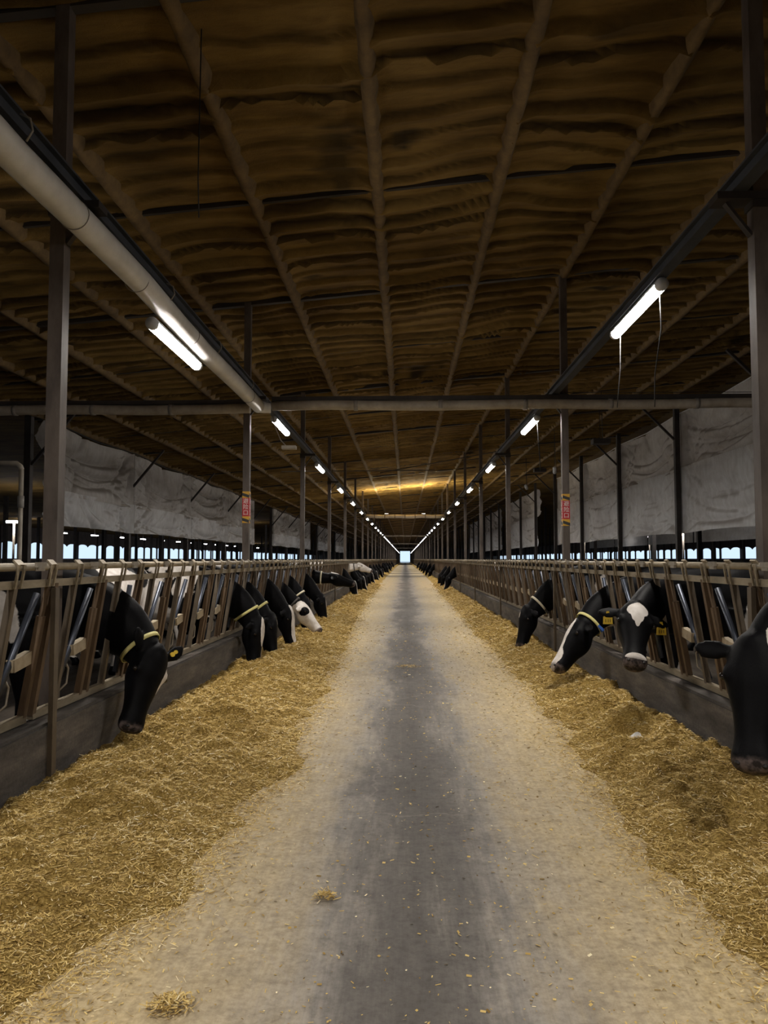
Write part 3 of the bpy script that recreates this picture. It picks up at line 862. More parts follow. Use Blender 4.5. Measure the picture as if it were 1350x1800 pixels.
# ------------------------------------------------------------------ tarps between the outer posts
OY0 = 4.36 + 2*BAY - .0
OX = 8.4
def sheet(name, s, X, y0, y1, zb0, zt0, mat, parent, seed, amp=.13, nu=120, nv=70, corners=True, drop=0.0):
    u = np.linspace(0, 1, nu); v = np.linspace(0, 1, nv); U, Vv = np.meshgrid(u, v)
    Yw = y0 + (y1-y0)*U
    top = zt0 - (.10*np.sin(PI*U)**2 if name == 'upper_sheet' else 0); bot = zb0 + (.05*np.sin(PI*U) if name == 'lower_sheet' else 0)
    Zw = bot + (top-bot)*Vv
    W, H = (y1-y0), (zt0-zb0)
    d = np.zeros_like(U)
    rg = np.random.default_rng(seed)
    Ya, Za = U*W, Vv*H
    # pulled creases running out of the four tied corners
    for cu, cv in ((0,0),(1,0),(0,1),(1,1)):
        dy, dz = np.abs(Ya - cu*W), np.abs(Za - cv*H)
        for k in range(7):
            th = .12 + 1.30*(k + rg.random())/7; L_ = 1.0 + 2.4*rg.random()**1.5; cv_ = (rg.random()-.35)*.16
            a_ = dy*math.cos(th) + dz*math.sin(th); b_ = -dy*math.sin(th) + dz*math.cos(th) - cv_*a_*a_
            w_ = .035 + .055*a_.clip(0, 4)
            d += amp*(.35 + .5*rg.random())*np.exp(-np.abs(b_/w_)**1.5)*np.clip(a_/.35, 0, 1)*np.exp(-(np.maximum(a_, 0)/L_)**2)
    # slack swags hanging between the ties, and long slanting folds
    for k in range(6):
        z0 = H*(.25 + .72*rg.random()); sg = .25 + .75*rg.random(); u0 = .5 + .25*(rg.random()-.5)
        line = z0 - sg*(1 - ((U-u0)/.55)**2).clip(0, 1)
        w_ = .06 + .10*rg.random()
        bb = (Za - line)/w_
        d += amp*(.5 + .5*rg.random())*np.exp(-np.abs(bb)**1.4)*np.where(bb > 0, 1, np.exp(bb*1.2))*np.clip(1-np.abs(U-u0)/.55, 0, 1)**.6
    for k in range(7):
        y_c, z_c = W*rg.random(), H*rg.random(); th = (-1 if seed % 2 else 1)*(.5 + .6*rg.random()); L_ = .6 + 1.1*rg.random()
        a_ = (Ya-y_c)*math.cos(th) + (Za-z_c)*math.sin(th); b_ = -(Ya-y_c)*math.sin(th) + (Za-z_c)*math.cos(th) - .10*a_*a_
        d += amp*(.5 + .5*rg.random())*np.exp(-np.abs(b_/(.06 + .05*rg.random()))**1.5)*np.exp(-(a_/L_)**2)
    d += amp*2.0*(fbm(Ya*.45, Za*.5, seed+4, 2)-.5)
    d *= np.clip(np.minimum(U, 1-U)/.02, 0, 1)
    Xw = X + s*d
    V = np.stack([Xw, Yw, Zw], -1).reshape(-1, 3)
    idx = np.arange(nu*nv).reshape(nv, nu)
    F = np.stack([idx[:-1,:-1], idx[:-1,1:], idx[1:,1:], idx[1:,:-1]], -1).reshape(-1, 4)
    if s > 0: F = F[:, ::-1]
    return obj(name, npmesh(name, V, F, mat, True), parent)
def tarp(s, y0, y1, label, seed, zb, zt, split):
    X = s*(OX + .10)
    t = thing('tarp_curtain', label, 'tarp', (0, 0, 0), 0, 'tarps along the %s posts' % SIDE[s])
    zs = zb + (zt-zb)*split
    sheet('upper_sheet', s, X, y0, y1, zs - .10, zt, M['tarp_dirty'], t, seed)
    sheet('lower_sheet', s, X - s*.02, y0, y1, zb, zs, M['tarp_clean'], t, seed+31, .10, 120, 40)
    MB().tube([(X - s*.02, y0, zt), (X-s*.02, (y0+y1)/2, zt-.09), (X - s*.02, y1, zt)], .018, 6).build('hem', M['cable'] if s < 0 else M['tarp_clean'], t)
    return t
def oy(k): return 16.72 + k*BAY
for k in range(4):
    tarp(-1, oy(k)+.02 + (.4 if k == 0 else 0), oy(k+1)-.02, 'grey wrinkled tarp hung left of the lane, %s from the camera' % ORD[k], 100+7*k, CAMZ+.80, rz(-OX)-.13, .36)
for k, (a, b) in enumerate(((5, 6), (6, 7), (7, 8), (9, 10), (10, 11), (12, 13), (13, 14))):
    tarp(-1, oy(a)+.02, oy(b)-.02, 'distant grey tarp beyond the gap left of the lane, %s in order' % ORD[k], 200+7*k, CAMZ+.85, rz(-OX)-.13, .36)
for k in range(4):
    tarp(1, oy(k)+.02, oy(k+1)-.02, 'pale wrinkled tarp hung right of the lane, %s from the camera' % ORD[k], 301+7*k, CAMZ+.78, CAMZ+4.5, .55)
for k, (a, b) in enumerate(((5, 6), (6, 7), (8, 9), (9, 10), (11, 12), (12, 13))):
    tarp(1, oy(a)+.02, oy(b)-.02, 'distant pale tarp beyond the gap right of the lane, %s in order' % ORD[k], 401+7*k, CAMZ+.8, CAMZ+4.5, .55)
for k in range(5):
    t = thing('tarp_curtain', 'pale tarp of the row behind, seen low under the right tarps, %s from the camera' % ORD[k], 'tarp', (0,0,0), 0, 'tarps of the second right row')
    sheet('upper_sheet', 1, 19.0, 31 + k*9.2, 40 + k*9.2, CAMZ+1.1, rz(19)-.03, M['tarp_clean'], t, 501+7*k, .1, 40, 20)

# outer posts with knee braces
def outer_post_mesh(s):
    top = rz(s*OX) - .02
    return MB().box(-.075, .075, -.075, .075, 0, top).mesh('post', M['dark_steel']), MB().bar((-s*.07, 0, top-1.25), (-s*1.1, 0, rz(s*(OX-1.1))-.12), .07, .06).mesh('knee_brace', M['dark_steel'])
for s in (-1, 1):
    pm, bmh = outer_post_mesh(s)
    off = .28 if s < 0 else -.02
    for k in range(-2, 20):
        y = oy(k)
        if k < 5: lab = 'dark outer post with a knee brace, %s row, %s from the camera' % (SIDE[s], ORD[k+2])
        else: lab = 'distant dark outer post with knee brace in the %s row' % SIDE[s]
        t = thing('outer_post', lab, 'post', (s*(OX+off), y, 0), 0, ('outer posts of the %s row' if k < 5 else 'distant outer posts of the %s row') % SIDE[s], 'thing')
        obj('shaft', pm, t)
        o = obj('knee_brace', bmh, t, (-off if s < 0 else 0, 0, 0) if s < 0 else (0, 0, 0))
        if s < 0: o.location.x = off*0
for s in (-1, 1):
    for X, y00 in ((13.5, 22.0), (20.5, 25.0), (27.5, 30.0)):
        pm = MB().box(-.09, .09, -.09, .09, 0, rz(s*X)).mesh('barn_post', M['dark_steel'])
        for k in range(16):
            tag(obj('barn_post', pm, None, (s*X, y00 + k*BAY, 0)), 'dim post deep in the %s pens, %s post row beyond the tarps' % (SIDE[s], {13.5:'first',20.5:'second',27.5:'third'}[X]), 'post', '%s row of posts deep in the %s pens' % ({13.5:'first',20.5:'second',27.5:'third'}[X], SIDE[s]), 'thing')
# water pipe at the picture edge
t = thing('water_pipe', 'white standing water pipe with elbow at the left picture edge', 'pipe', (-6.5, 12.3, 0))
MB().tube([(0,0,0), (0,0,2.95)], .04, 10).build('riser', M['pipe'], t, True)
MB().tube([(0,0,2.95), (-.02,0,3.0), (-.08,0,3.05), (-3.0,0,3.1)], .045, 10).build('branch', M['pipe'], t, True)
MB().tube([(0,0,2.3), (0,0,2.5)], .055, 10).build('collar', M['joint'], t, True)
# stall rails in the pens
for s in (-1, 1):
    t = thing('stall_rail', 'dark steel rail crossing the %s pen behind the cows' % SIDE[s], 'rail', (s*6.6, 0, 0), 0, None, 'thing')
    MB().tube([(0, 4, 1.32), (0, 70, 1.32)], .04, 8).build('rail', M['dark_steel'], t, True)
    pm = MB().tube([(0,0,0), (0,0,1.34)], .035, 8).mesh('post', M['dark_steel'])
    for k in range(11): obj('post', pm, t, (0, 4 + k*6.5, 0))

# ------------------------------------------------------------------ cows
def catmull(rows, n):
    A = np.array(rows, float); m = len(A); out = []
    for i in range(m-1):
        p0, p1, p2, p3 = A[max(i-1,0)], A[i], A[i+1], A[min(i+2, m-1)]
        for k in range(n):
            t = k/n; out.append(.5*((2*p1) + (-p0+p2)*t + (2*p0-5*p1+4*p2-p3)*t*t + (-p0+3*p1-3*p2+p3)*t**3))
    out.append(A[-1]); return np.array(out)

def loft(mb, rings, n=20):
    """rings: (centre, lateral, dorsal, w, up, down)"""
    V = []; F = []
    for c, l, d, w_, up, dn in rings:
        for k in range(n):
            a = 2*PI*k/n; ca, sa = math.cos(a), math.sin(a)
            V.append(c + l*(w_*ca) + d*((up if sa > 0 else dn)*sa))
    for i in range(len(rings)-1):
        for k in range(n):
            k2 = (k+1) % n; F.append((i*n+k, i*n+k2, (i+1)*n+k2, (i+1)*n+k))
    F.append(tuple(reversed(range(n)))); F.append(tuple(range((len(rings)-1)*n, len(rings)*n)))
    mb.add(V, F)

TRUNK = [(-2.47,1.13,.06,.08,.12),(-2.42,1.12,.19,.20,.26),(-2.25,1.09,.27,.29,.38),(-2.0,1.06,.285,.32,.43),(-1.6,1.03,.325,.33,.45),
         (-1.2,1.01,.34,.34,.45),(-.92,1.02,.30,.37,.44),(-.68,1.02,.245,.36,.42),(-.50,1.00,.19,.29,.36),(-.38,.98,.11,.17,.24)]
HEADS = [(-.07,.045,.04,.05),(-.03,.082,.072,.085),(.03,.108,.088,.118),(.09,.120,.090,.140),(.16,.121,.086,.150),(.22,.106,.076,.142),
         (.29,.088,.068,.118),(.36,.078,.062,.096),(.42,.078,.060,.084),(.47,.086,.062,.080),(.505,.083,.056,.070),(.53,.062,.040,.050),(.54,.03,.02,.025)]

HEADS = [(h*1.13, a*1.16, b*1.22, c*1.30) for h, a, b, c in HEADS]
def frame_head(poll, muzzle, dorsal):
    a = (Vector(muzzle) - Vector(poll)).normalized()
    d = Vector(dorsal); d = (d - a*d.dot(a)).normalized()
    return a, d, d.cross(a).normalized()          # axis, dorsal, lateral

def make_cow(name, label, neck, poll, muzzle, dorsal, patches=(), head_patches=(), white=.42, seed=1, voxel=.018,
             ear=(1.0, -.25, .35), collar=None, collar_t=.80, tags=(), body=True, group=None, neck_white=None, pinkm=False, head_only_white=False):
    mb = MB()
    Ez, Ey = Vector((0,0,1)), Vector((0,1,0))
    tr = catmull(TRUNK, 4)
    loft(mb, [(Vector((r[0], 0, r[1])), Ey, Ez, max(r[2],.02), max(r[3],.02), max(r[4],.02)) for r in tr], 26)
    for sy in (-1, 1):
        def leg(pts):
            q = catmull(pts, 3); R = []
            for i, r in enumerate(q):
                t_ = Vector(q[min(i+1,len(q)-1)][:3]) - Vector(q[max(i-1,0)][:3]); t_.normalize()
                l = (Ey - t_*Ey.dot(t_)).normalized(); dd = t_.cross(l)
                R.append((Vector(r[:3]), l, dd, r[3]*.85, r[3], r[3]))
            loft(mb, R, 12)
        leg([(-.66,sy*.15,.98,.15),(-.64,sy*.18,.76,.125),(-.68,sy*.18,.60,.085),(-.66,sy*.17,.38,.056),(-.66,sy*.17,.32,.05),(-.67,sy*.17,.13,.042),(-.63,sy*.17,.06,.05),(-.62,sy*.17,.0,.062)])
        leg([(-2.16,sy*.13,1.0,.22),(-2.08,sy*.19,.80,.17),(-2.03,sy*.20,.66,.115),(-2.2,sy*.19,.52,.072),(-2.3,sy*.18,.44,.062),(-2.27,sy*.18,.30,.046),(-2.25,sy*.18,.13,.043),(-2.20,sy*.18,.06,.052),(-2.19,sy*.18,.0,.064)])
        # hook bones
    for hx in (-1, 1):
        loft(mb, [(Vector((-2.0+.1*q_, hx*(.20+.0*q_), 1.30)), Ey, Ez, .06*c_, .06*c_, .06*c_) for q_, c_ in ((-1.2,.3),(-.6,.9),(0,1),(.6,.9),(1.2,.3))], 10)
    loft(mb, [(Vector((-1.85+.09*q_, 0, .60)), Ey, Ez, .17*c_, .13*c_, .15*c_) for q_, c_ in ((-2,.3),(-1,.9),(0,1),(1,.85),(2,.3))], 14)   # udder
    tl = catmull([(-2.40,0,1.32,.045),(-2.52,.0,1.22,.036),(-2.57,.01,.95,.026),(-2.56,.02,.65,.030),(-2.55,.02,.45,.045),(-2.54,.02,.33,.02)], 4)
    loft(mb, [(Vector(r[:3]), Ey, Vector((1,0,0)), r[3], r[3], r[3]) for r in tl], 8)
    # neck
    a, d, l = frame_head(poll, muzzle, dorsal)
    poll = Vector(poll)
    nk = [(-.95,0,1.08,.20,.30,.28),(-.62,0,1.07,.18,.30,.33)] + list(neck) + [tuple(poll + a*.05 - d*.03) + (.105,.105,.13)]
    q = catmull(nk, 6); R = []
    nq = len(q)
    for i, r in enumerate(q):
        t_ = Vector(q[min(i+1,nq-1)][:3]) - Vector(q[max(i-1,0)][:3]); t_.normalize()
        f = max(0, (i/(nq-1) - .45)/.55)
        lat_ = Ey.lerp(l, f) if Ey.dot(l) > 0 or True else Ey
        lat_ = (lat_ - t_*lat_.dot(t_)).normalized(); dd = t_.cross(lat_)
        if dd.dot(Ez) < 0 and dd.dot(Vector((1,0,0))) < 0: dd = -dd
        R.append((Vector(r[:3]), lat_, dd, r[3], r[4], r[5]))
    loft(mb, R, 20); neckR = R
    # head
    hs = catmull(HEADS, 3)
    loft(mb, [(poll + a*r[0], l, d, max(r[1],.015), max(r[2],.015), max(r[3],.015)) for r in hs], 24)
    loft(mb, [(poll + a*r[0] - d*.055, l, d, r[1], r[2], r[3]) for r in ((.22,.07,.06,.11),(.30,.07,.06,.10),(.38,.062,.05,.085),(.46,.058,.04,.07),(.54,.058,.03,.055),(.575,.03,.02,.03))], 14)  # jaw
    loft(mb, [(poll + a*(-.03+.05*k_) + d*.045, l, d, .055*c_, .06*c_, .05*c_) for k_, c_ in ((-1,.4),(0,1),(1,.9),(2,.3))], 12)     # poll bump
    for sy in (-1, 1):
        loft(mb, [(poll + a*(.150+.035*k_) + l*sy*.114 + d*.042, l, d, .034*c_, .034*c_, .03*c_) for k_, c_ in ((-1.6,.3),(-.7,.95),(0,1),(.7,.95),(1.6,.3))], 10)   # brow
        loft(mb, [(poll + a*(.54+.018*k_) + l*sy*.056 + d*.035, l, d, .034*c_, .03*c_, .03*c_) for k_, c_ in ((-1.6,.3),(0,1),(1.4,.4))], 10)          # nostril wing
    ears = {}
    for sy in (-1, 1):
        b0 = poll + a*.02 + l*sy*.10 - d*.01
        e = (l*sy*ear[0] + a*(-ear[1]) - d*ear[2]*.5 + Vector((0,0,-1))*ear[2]*.25).normalized()
        wv = (a - e*a.dot(e)).normalized(); nn = e.cross(wv)
        er = catmull([(0,.024,.024),(.035,.034,.024),(.085,.055,.020),(.135,.056,.017),(.175,.040,.015),(.205,.014,.012)], 3)
        loft(mb, [(b0 + e*r[0] + wv*(.012*math.sin(r[0]*12)), wv, nn, r[1], r[2], r[2]) for r in er], 12)
        ears[sy] = (b0, e, wv, nn)
    tmp = bpy.data.objects.new('tmp_cow', mb.mesh('tmp_cow', None)); C.objects.link(tmp)
    rm = tmp.modifiers.new('r', 'REMESH'); rm.mode = 'VOXEL'; rm.voxel_size = voxel; rm.use_smooth_shade = True
    sm = tmp.modifiers.new('s', 'SMOOTH'); sm.factor = .5; sm.iterations = 4 if voxel < .025 else 2
    dg = bpy.context.evaluated_depsgraph_get()
    me = bpy.data.meshes.new_from_object(tmp.evaluated_get(dg)); old = tmp.data
    bpy.data.objects.remove(tmp); bpy.data.meshes.remove(old)
    me.name = 'body'; me.materials.clear(); me.materials.append(M['coat'])
    me.polygons.foreach_set('use_smooth', [True]*len(me.polygons))
    # coat: black with white patches
    n = len(me.vertices); co = np.empty(n*3, np.float32); me.vertices.foreach_get('co', co); co = co.reshape(-1, 3)
    rel = co - np.array(poll); h = rel @ np.array(a); dd = rel @ np.array(d); ll = rel @ np.array(l)
    head = (h > -.08) & (np.abs(ll) < .30) & (co[:,0] > -.25) & (np.linalg.norm(rel, axis=1) < .75)
    wob = lambda f, sd: (np.array([mnoise.noise(Vector((x*f+sd*7.3, y_*f+sd*3.1, z*f-sd))) for x, y_, z in co]))
    n1 = wob(1.55, seed); n2 = wob(5.5, seed+.7)
    fld = white + .95*n1 + .16*n2
    fld = np.where(co[:,2] < .42, fld + .25, fld)
    fld = np.where(co[:,2] < .10, .1, fld)
    fr = np.clip((co[:,0] + .75)/.25, 0, 1)           # neck and head are black unless patched
    fld = fld*(1-fr) + (.12 + .04*n2)*fr
    for (px, py, pz, rx, ry, rz_, sg) in patches:
        r = np.sqrt(((co[:,0]-px)/rx)**2 + ((co[:,1]-py)/ry)**2 + ((co[:,2]-pz)/rz_)**2) + .35*n2
        val = .5 + sg*(1-r)*.6
        fld = np.where(r < 1.25, np.maximum(fld, val) if sg > 0 else np.minimum(fld, val), fld)
    for (ph, pd, pl, rh, rd, rl, sg) in head_patches:
        r = np.sqrt(((h-ph)/rh)**2 + ((dd-pd)/rd)**2 + ((ll-pl)/rl)**2) + .22*n2
        val = .5 + sg*(1-r)*.6
        ok = head & (r < 1.3)
        fld = np.where(ok, np.maximum(fld, val) if sg > 0 else np.minimum(fld, val), fld)
    at = me.attributes.new('coat', 'FLOAT', 'POINT'); at.data.foreach_set('value', fld.astype(np.float32))
    pink = np.clip((h - .54)/.02, 0, 1)*head*(1.0 if pinkm else .55)
    pink = np.maximum(pink, .8*((np.hypot(co[:,0]+1.85, co[:,2]-.52) < .2) & (np.abs(co[:,1]) < .14)))
    at = me.attributes.new('pink', 'FLOAT', 'POINT'); at.data.foreach_set('value', pink.astype(np.float32))
    root = thing('cow', label, 'cow', group=group)
    obj('body', me, root)
    for sy in (-1, 1):
        b = bmesh.new(); bmesh.ops.create_uvsphere(b, u_segments=12, v_segments=8, radius=.019)
        em = bpy.data.meshes.new('eye'); b.to_mesh(em); b.free(); em.materials.append(M['eye'])
        em.polygons.foreach_set('use_smooth', [True]*len(em.polygons))
        obj('eye', em, root, poll + a*.165 + l*sy*.143 + d*.036)
        b = bmesh.new(); bmesh.ops.create_uvsphere(b, u_segments=10, v_segments=6, radius=.016)
        em = bpy.data.meshes.new('nostril'); b.to_mesh(em); b.free(); em.materials.append(M['nostril'])
        o = obj('nostril', em, root, poll + a*.572 + l*sy*.058 + d*.045); o.scale = (1, 1, .8)
    if collar:
        i = int(collar_t*(len(neckR)-1)); c_, l_, d_, w_, u_, dn_ = neckR[i]
        t_ = l_.cross(d_).normalized()
        V = []; F = []; N_ = 36
        for k in range(N_):
            an = 2*PI*k/N_; ca, sa = math.cos(an), math.sin(an)
            for off, gr in ((-.017,1.075),(.017,1.075),(.017,1.03),(-.017,1.03)):
                V.append(c_ + l_*(w_*gr+.004)*ca + d_*((u_ if sa > 0 else dn_)*gr+.004)*sa + t_*off)
        for k in range(N_):
            k2 = (k+1) % N_
            for j in range(4): F.append((k*4+j, k2*4+j, k2*4+(j+1)%4, k*4+(j+1)%4))
        band = obj('collar', mesh('collar', V, F, M[collar], True), root)
        bk = MB(); cc = c_ + l_*(w_*1.1)*.75 - d_*dn_*.75
        bk.bar(cc - d_*.04, cc + d_*.04, .04, .03, l_); bk.build('buckle', M['blue'] if label.find('blue') >= 0 else M['collar_dark'], band)
    for sy, style in tags:
        b0, e, wv, nn = ears[sy]
        if style == 'flag':
            down = Vector((0,0,-1)); cpt = b0 + e*.125
            tdir = (down - e*down.dot(e)*.0).normalized(); xdir = (l - tdir*l.dot(tdir)).normalized(); fdir = xdir.cross(tdir).normalized()
            if fdir.dot(d) < 0: fdir = -fdir
            pts = [(-.011,-.005),(.011,-.005),(.016,.028),(.038,.044),(.040,.105),(-.040,.105),(-.038,.044),(-.016,.028)]
            V = [cpt + fdir*.034 + xdir*x_ + tdir*y_ for x_, y_ in pts] + [cpt + fdir*.029 + xdir*x_ + tdir*y_ for x_, y_ in pts]
            F = [tuple(range(8)), tuple(range(15, 7, -1))] + [(k, (k+1)%8, 8+(k+1)%8, 8+k) for k in range(8)]
            tg = obj('ear_tag', mesh('ear_tag', V, F, M['yellow']), root)
            pr = MB()
            for x_ in (-.018, .002, .018):
                p_ = cpt + fdir*.0355 + xdir*x_ + tdir*.062; pr.bar(p_, p_ + tdir*.028, .005, .001, xdir)
            pr.build('print', M['ink'], tg)
        else:
            tm = MB()
            fd = nn if nn.dot(d) > 0 else -nn
            for off, r_ in ((.085, .019), (.118, .015)):
                cpt = b0 + e*off + fd*.02 + wv*.004
                tm.tube([cpt - fd*.01, cpt + fd*.012], r_, 14)
            tm.build('ear_tag', M['yellow'], root)
    return root

NECK_DOWN = [(-.30,0,1.0,.15,.28,.29),(-.02,0,.90,.13,.215,.245),(.16,0,.76,.118,.155,.20)]
def put(root, s, y, x=2.27):
    root.location = (s*x, y, 0); root.rotation_euler = (0, 0, 0 if s < 0 else PI)
    return root
G = None
# -- left row.  local +y = away from camera on the left side, towards the camera on the right side
put(make_cow('cow', 'black cow at the front left, head down in the feed, round yellow ear tag',
    [(-.30,0,1.02,.155,.30,.30),(-.02,-.02,.95,.14,.235,.26),(.17,-.05,.82,.125,.165,.21)], (.33,-.10,.70), (.24,-.36,.155), (.80,-.50,.20),
    head_patches=[(.24,.07,.13,.18,.06,.045,1)], white=.12, seed=3, voxel=.015, collar='collar', collar_t=.88, tags=[(1,'button')], ear=(.85,1.0,-.45)), -1, neck_y(0,1)-.06)
put(make_cow('cow', 'black cow with a white forehead and pale collar, second feeding on the left',
    NECK_DOWN, (.30,0,.60), (.30,-.07,.08), (1,-.12,.15), head_patches=[(.12,.11,.02,.20,.07,.085,1),(.42,.06,.06,.12,.05,.05,1)],
    patches=[(-.62,0,1.15,.16,.4,.28,1)], white=.62, seed=11, voxel=.018, collar='collar', collar_t=.84), -1, neck_y(0,6)+.08)
put(make_cow('cow', 'all black headed cow with pale collar, third feeding on the left',
    NECK_DOWN, (.34,0,.60), (.42,-.12,.09), (1,.0,.15), head_patches=[(.07,.09,.02,.05,.05,.022,1)], white=.30, seed=5, voxel=.02, collar='collar', collar_t=.84), -1, neck_y(0,7))
put(make_cow('cow', 'black cow with a broad white face stripe, fourth feeding on the left',
    NECK_DOWN, (.34,0,.60), (.44,-.08,.11), (1,-.1,.15), head_patches=[(.30,.08,0,.40,.09,.085,1)], white=.45, seed=8, voxel=.02), -1, neck_y(1,1))
put(make_cow('cow', 'white faced cow with black eye patches and dark collar on the left',
    [(-.30,0,.98,.135,.20,.21),(-.02,0,.84,.118,.165,.18),(.16,0,.69,.105,.14,.15)], (.36,0,.56), (.70,-.14,.15), (.8,-.05,.6),
    head_patches=[(.26,0,0,.42,.3,.3,1),(.15,.02,.10,.085,.10,.06,-1),(.15,.02,-.10,.085,.10,.06,-1),(.33,.05,.05,.06,.06,.045,-1),(-.02,.03,.10,.05,.08,.05,-1)], white=.40, seed=21, voxel=.02, collar='collar_dark', collar_t=.88, pinkm=True), -1, neck_y(1,3))
put(make_cow('cow', 'black cow with thin pale collar feeding just beyond the white faced one',
    NECK_DOWN, (.32,0,.60), (.40,-.10,.10), (1,0,.15), white=.2, seed=31, voxel=.022, collar='collar_white', collar_t=.86), -1, neck_y(1,4))
put(make_cow('cow', 'black cow with a white cheek spot feeding beneath a level head',
    NECK_DOWN, (.36,0,.58), (.46,-.06,.10), (1,-.1,.15), head_patches=[(.16,.07,.03,.13,.06,.05,1)], white=.3, seed=33, voxel=.022), -1, neck_y(1,7))
put(make_cow('cow', 'black and white cow stretching its head level over the feed on the left',
    [(-.30,0,1.08,.135,.20,.22),(.02,0,1.02,.12,.17,.19),(.25,0,.99,.105,.14,.15)], (.50,0,1.02), (.98,-.02,.86), (.3,0,1),
    head_patches=[(.06,.10,0,.12,.06,.07,1)], white=.35, seed=41, voxel=.022, collar='collar_white', collar_t=.82), -1, neck_y(2,0)+.36)
def white_cow():
    return make_cow('cow', 'cream white headed cow with raised head far along the left row',
      [(-.30,0,1.10,.135,.20,.22),(.02,0,1.10,.12,.17,.19),(.25,0,1.12,.105,.14,.15)], (.45,-.05,1.20), (.90,-.14,1.0), (.3,0,1),
      head_patches=[(.2,0,0,.6,.5,.5,1)], patches=[(.1,0,1.1,.5,.5,.5,1)], white=.7, seed=51, voxel=.025, collar='collar_dark', collar_t=.84, pinkm=True)
put(white_cow(), -1, neck_y(3,7))
put(make_cow('cow', 'black and white blazed cow with head down below the cream white head',
    NECK_DOWN, (.40,0,.58), (.52,-.10,.12), (1,-.1,.2), head_patches=[(.24,.07,0,.34,.07,.045,1)], white=.45, seed=53, voxel=.025), -1, neck_y(3,4))
FARB = put(make_cow('cow', 'dark cow with head down far along the left row', NECK_DOWN, (.36,0,.60), (.46,-.05,.10), (1,0,.15), white=.3, seed=61, voxel=.03, group='distant feeding cows of the left row'), -1, neck_y(4,1))
FARW = put(make_cow('cow', 'distant cow with a white blaze, head down in the left row', NECK_DOWN, (.40,0,.62), (.56,-.05,.14), (1,0,.25), head_patches=[(.24,.07,0,.36,.07,.06,1)], white=.5, seed=67, voxel=.03, group='distant blazed cows of the left row'), -1, neck_y(4,3))
for n_, j_ in ((4,7),(5,3),(6,0),(6,5),(7,4),(9,1),(10,6),(12,3),(15,2),(18,5)):
    put(copy_tree(FARB), -1, neck_y(n_, j_))
for n_, j_ in ((5,6),(6,6),(8,2),(11,3),(13,5)):
    put(copy_tree(FARW), -1, neck_y(n_, j_))
# -- right row
put(make_cow('cow', 'huge black cow head cut by the right edge, reaching down to the feed',
    [(-.30,0,1.06,.16,.30,.30),(.0,0,1.06,.15,.26,.26),(.2,.0,1.06,.13,.20,.20)], (.37,.04,.99), (.50,.24,.40), (.55,.80,.30),
    head_patches=[(-.06,.10,.09,.12,.09,.045,1)], white=.5, seed=71, voxel=.014, ear=(1.0,.15,.15)), 1, 3.80, 2.12)
put(make_cow('cow', 'black cow facing the camera, white forehead, yellow tags in both ears',
    [(-.30,0,1.06,.155,.28,.30),(-.02,.05,1.03,.14,.24,.28),(.16,.18,1.0,.125,.19,.21)], (.31,.38,.985), (.42,.72,.64), (-.05,.72,.68),
    head_patches=[(.065,.12,0,.085,.09,.095,1),(.135,.11,0,.075,.07,.055,1),(.19,.11,0,.06,.06,.024,1),(.535,.07,0,.028,.07,.09,1)], white=.42, seed=75, voxel=.013, ear=(1.0,-.05,.30), tags=[(-1,'flag'),(1,'flag')]), 1, neck_y(0,2,1)-.02)
put(make_cow('cow', 'cow with white striped face and blue buckled collar, head low beside the facing cow',
    [(-.30,0,1.0,.15,.27,.28),(-.02,0,.90,.135,.23,.22),(.15,.06,.82,.12,.18,.18)], (.34,.16,.70), (.63,.34,.31), (.80,-.1,.75),
    head_patches=[(.14,.10,.0,.16,.08,.06,1),(.48,.06,.0,.16,.08,.08,1),(.31,.08,0,.22,.06,.05,1)], patches=[(.02,0,.66,.22,.12,.09,1)], white=.35, seed=79, voxel=.016, collar='collar', collar_t=.92), 1, neck_y(0,4,1))
put(make_cow('cow', 'black cow with white collar and white poll spot below the right sign column',
    NECK_DOWN, (.36,.03,.64), (.50,.16,.12), (.9,.25,.3), head_patches=[(.10,.11,-.05,.055,.05,.035,1)], white=.2, seed=83, voxel=.018, collar='collar_white', collar_t=.86), 1, neck_y(1,0,1)+.2)
R5 = put(make_cow('cow', 'black cow with white muzzle stripe alone far along the right row', NECK_DOWN, (.36,0,.62), (.48,.10,.12), (1,.1,.2), head_patches=[(.36,.06,0,.2,.07,.05,1)], white=.3, seed=87, voxel=.025), 1, neck_y(4,4,1))
R6 = put(copy_tree(FARB), 1, neck_y(5,1,1)); R6['label'] = 'first of the two black cows feeding close together far on the right'; del R6['group']
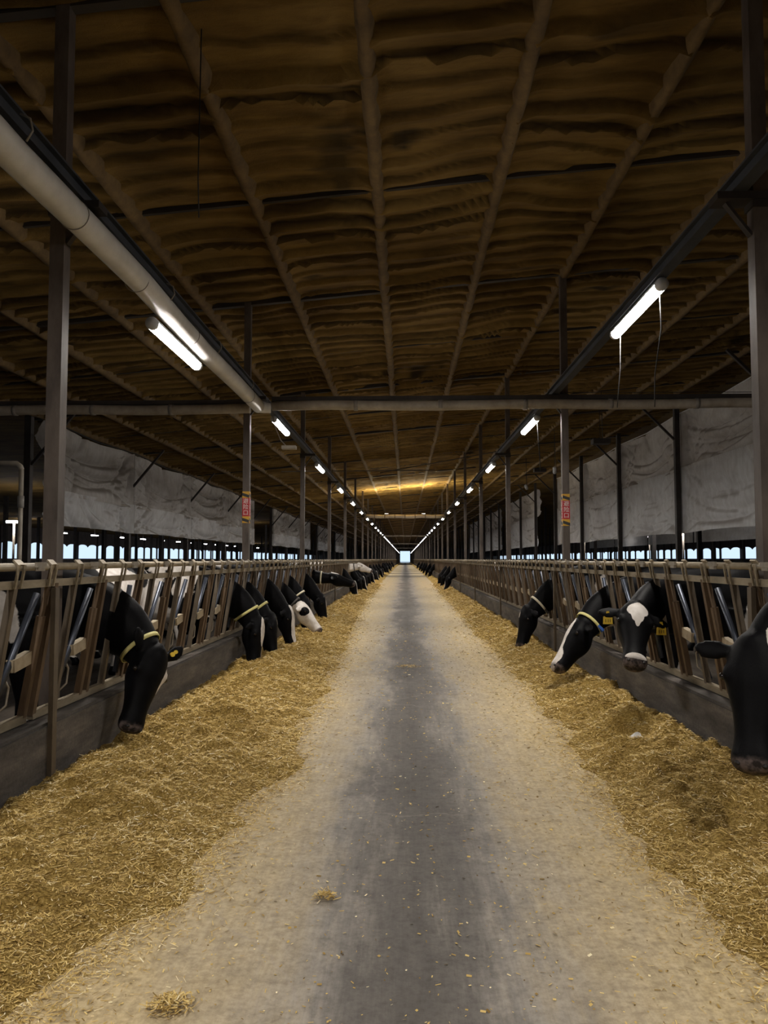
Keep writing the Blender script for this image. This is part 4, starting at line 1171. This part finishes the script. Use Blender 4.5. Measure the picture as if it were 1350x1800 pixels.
R7 = put(copy_tree(FARB), 1, neck_y(5,5,1)); R7['label'] = 'second of the two black cows feeding close together far on the right'; del R7['group']
for n_, j_ in ((8,2),(9,5),(11,1),(12,4),(14,2),(17,3)):
    c_ = put(copy_tree(FARB), 1, neck_y(n_, j_, 1)); c_['label'] = 'tiny dark cow with head down far along the right row'; c_['group'] = 'distant feeding cows of the right row'

# -- cows standing in the pens behind
STANDN = [(-.30,0,1.16,.135,.21,.22),(-.02,0,1.2,.118,.165,.18),(.16,0,1.24,.105,.14,.15)]
PEN = {}
PEN['black'] = make_cow('cow', 'x', STANDN, (.32,0,1.27), (.66,0,.95), (.5,0,1), white=-.6, seed=91, voxel=.03)
PEN['pied'] = make_cow('cow', 'x', STANDN, (.32,0,1.27), (.66,0,.95), (.5,0,1), head_patches=[(.24,.07,0,.3,.07,.05,1)], white=.62, seed=95, voxel=.03)
used = set()
def pen(kind, x, y, rot, label, group=None):
    r = PEN[kind] if kind not in used else copy_tree(PEN[kind]); used.add(kind)
    r.location = (x, y, .02); r.rotation_euler = (0, 0, rot); r['label'] = label
    if group: r['group'] = group
    elif 'group' in r: del r['group']
    r.location.z = 0
pen('pied', -3.45, 6.95, -PI/2, 'black and white cow standing sideways behind the left headlocks')
pen('black', -4.4, 4.3, PI*.47, 'black cow standing sideways behind the front left headlocks')
pen('pied', 6.3, 6.6, PI*1.45, 'pied cow standing behind the right headlocks beside the facing cow')
pen('black', 6.0, 9.6, PI*1.5, 'black cow standing deep behind the right headlocks')
for k, (x, y, r) in enumerate(((-7.4, 12.5, .5), (-7.3, 19.5, 1.5), (-7.6, 24.5, .5), (-7.4, 31, .45), (-7.5, 40, 1.5))):
    pen('black', x, y, PI*r, 'dark cow back seen over the left headlock rail, %s from the camera' % ORD[k], 'cows in the left pen')
for k, (x, y, r) in enumerate(((7.0, 13.6, .5), (7.3, 15.6, 1.5), (7.1, 22.2, .5), (7.3, 27.0, .5), (7.2, 33, 1.5), (7.2, 39, .5))):
    pen('black', x, y, PI*r, 'dark cow back seen over the right headlock rail, %s from the camera' % ORD[k], 'cows in the right pen')
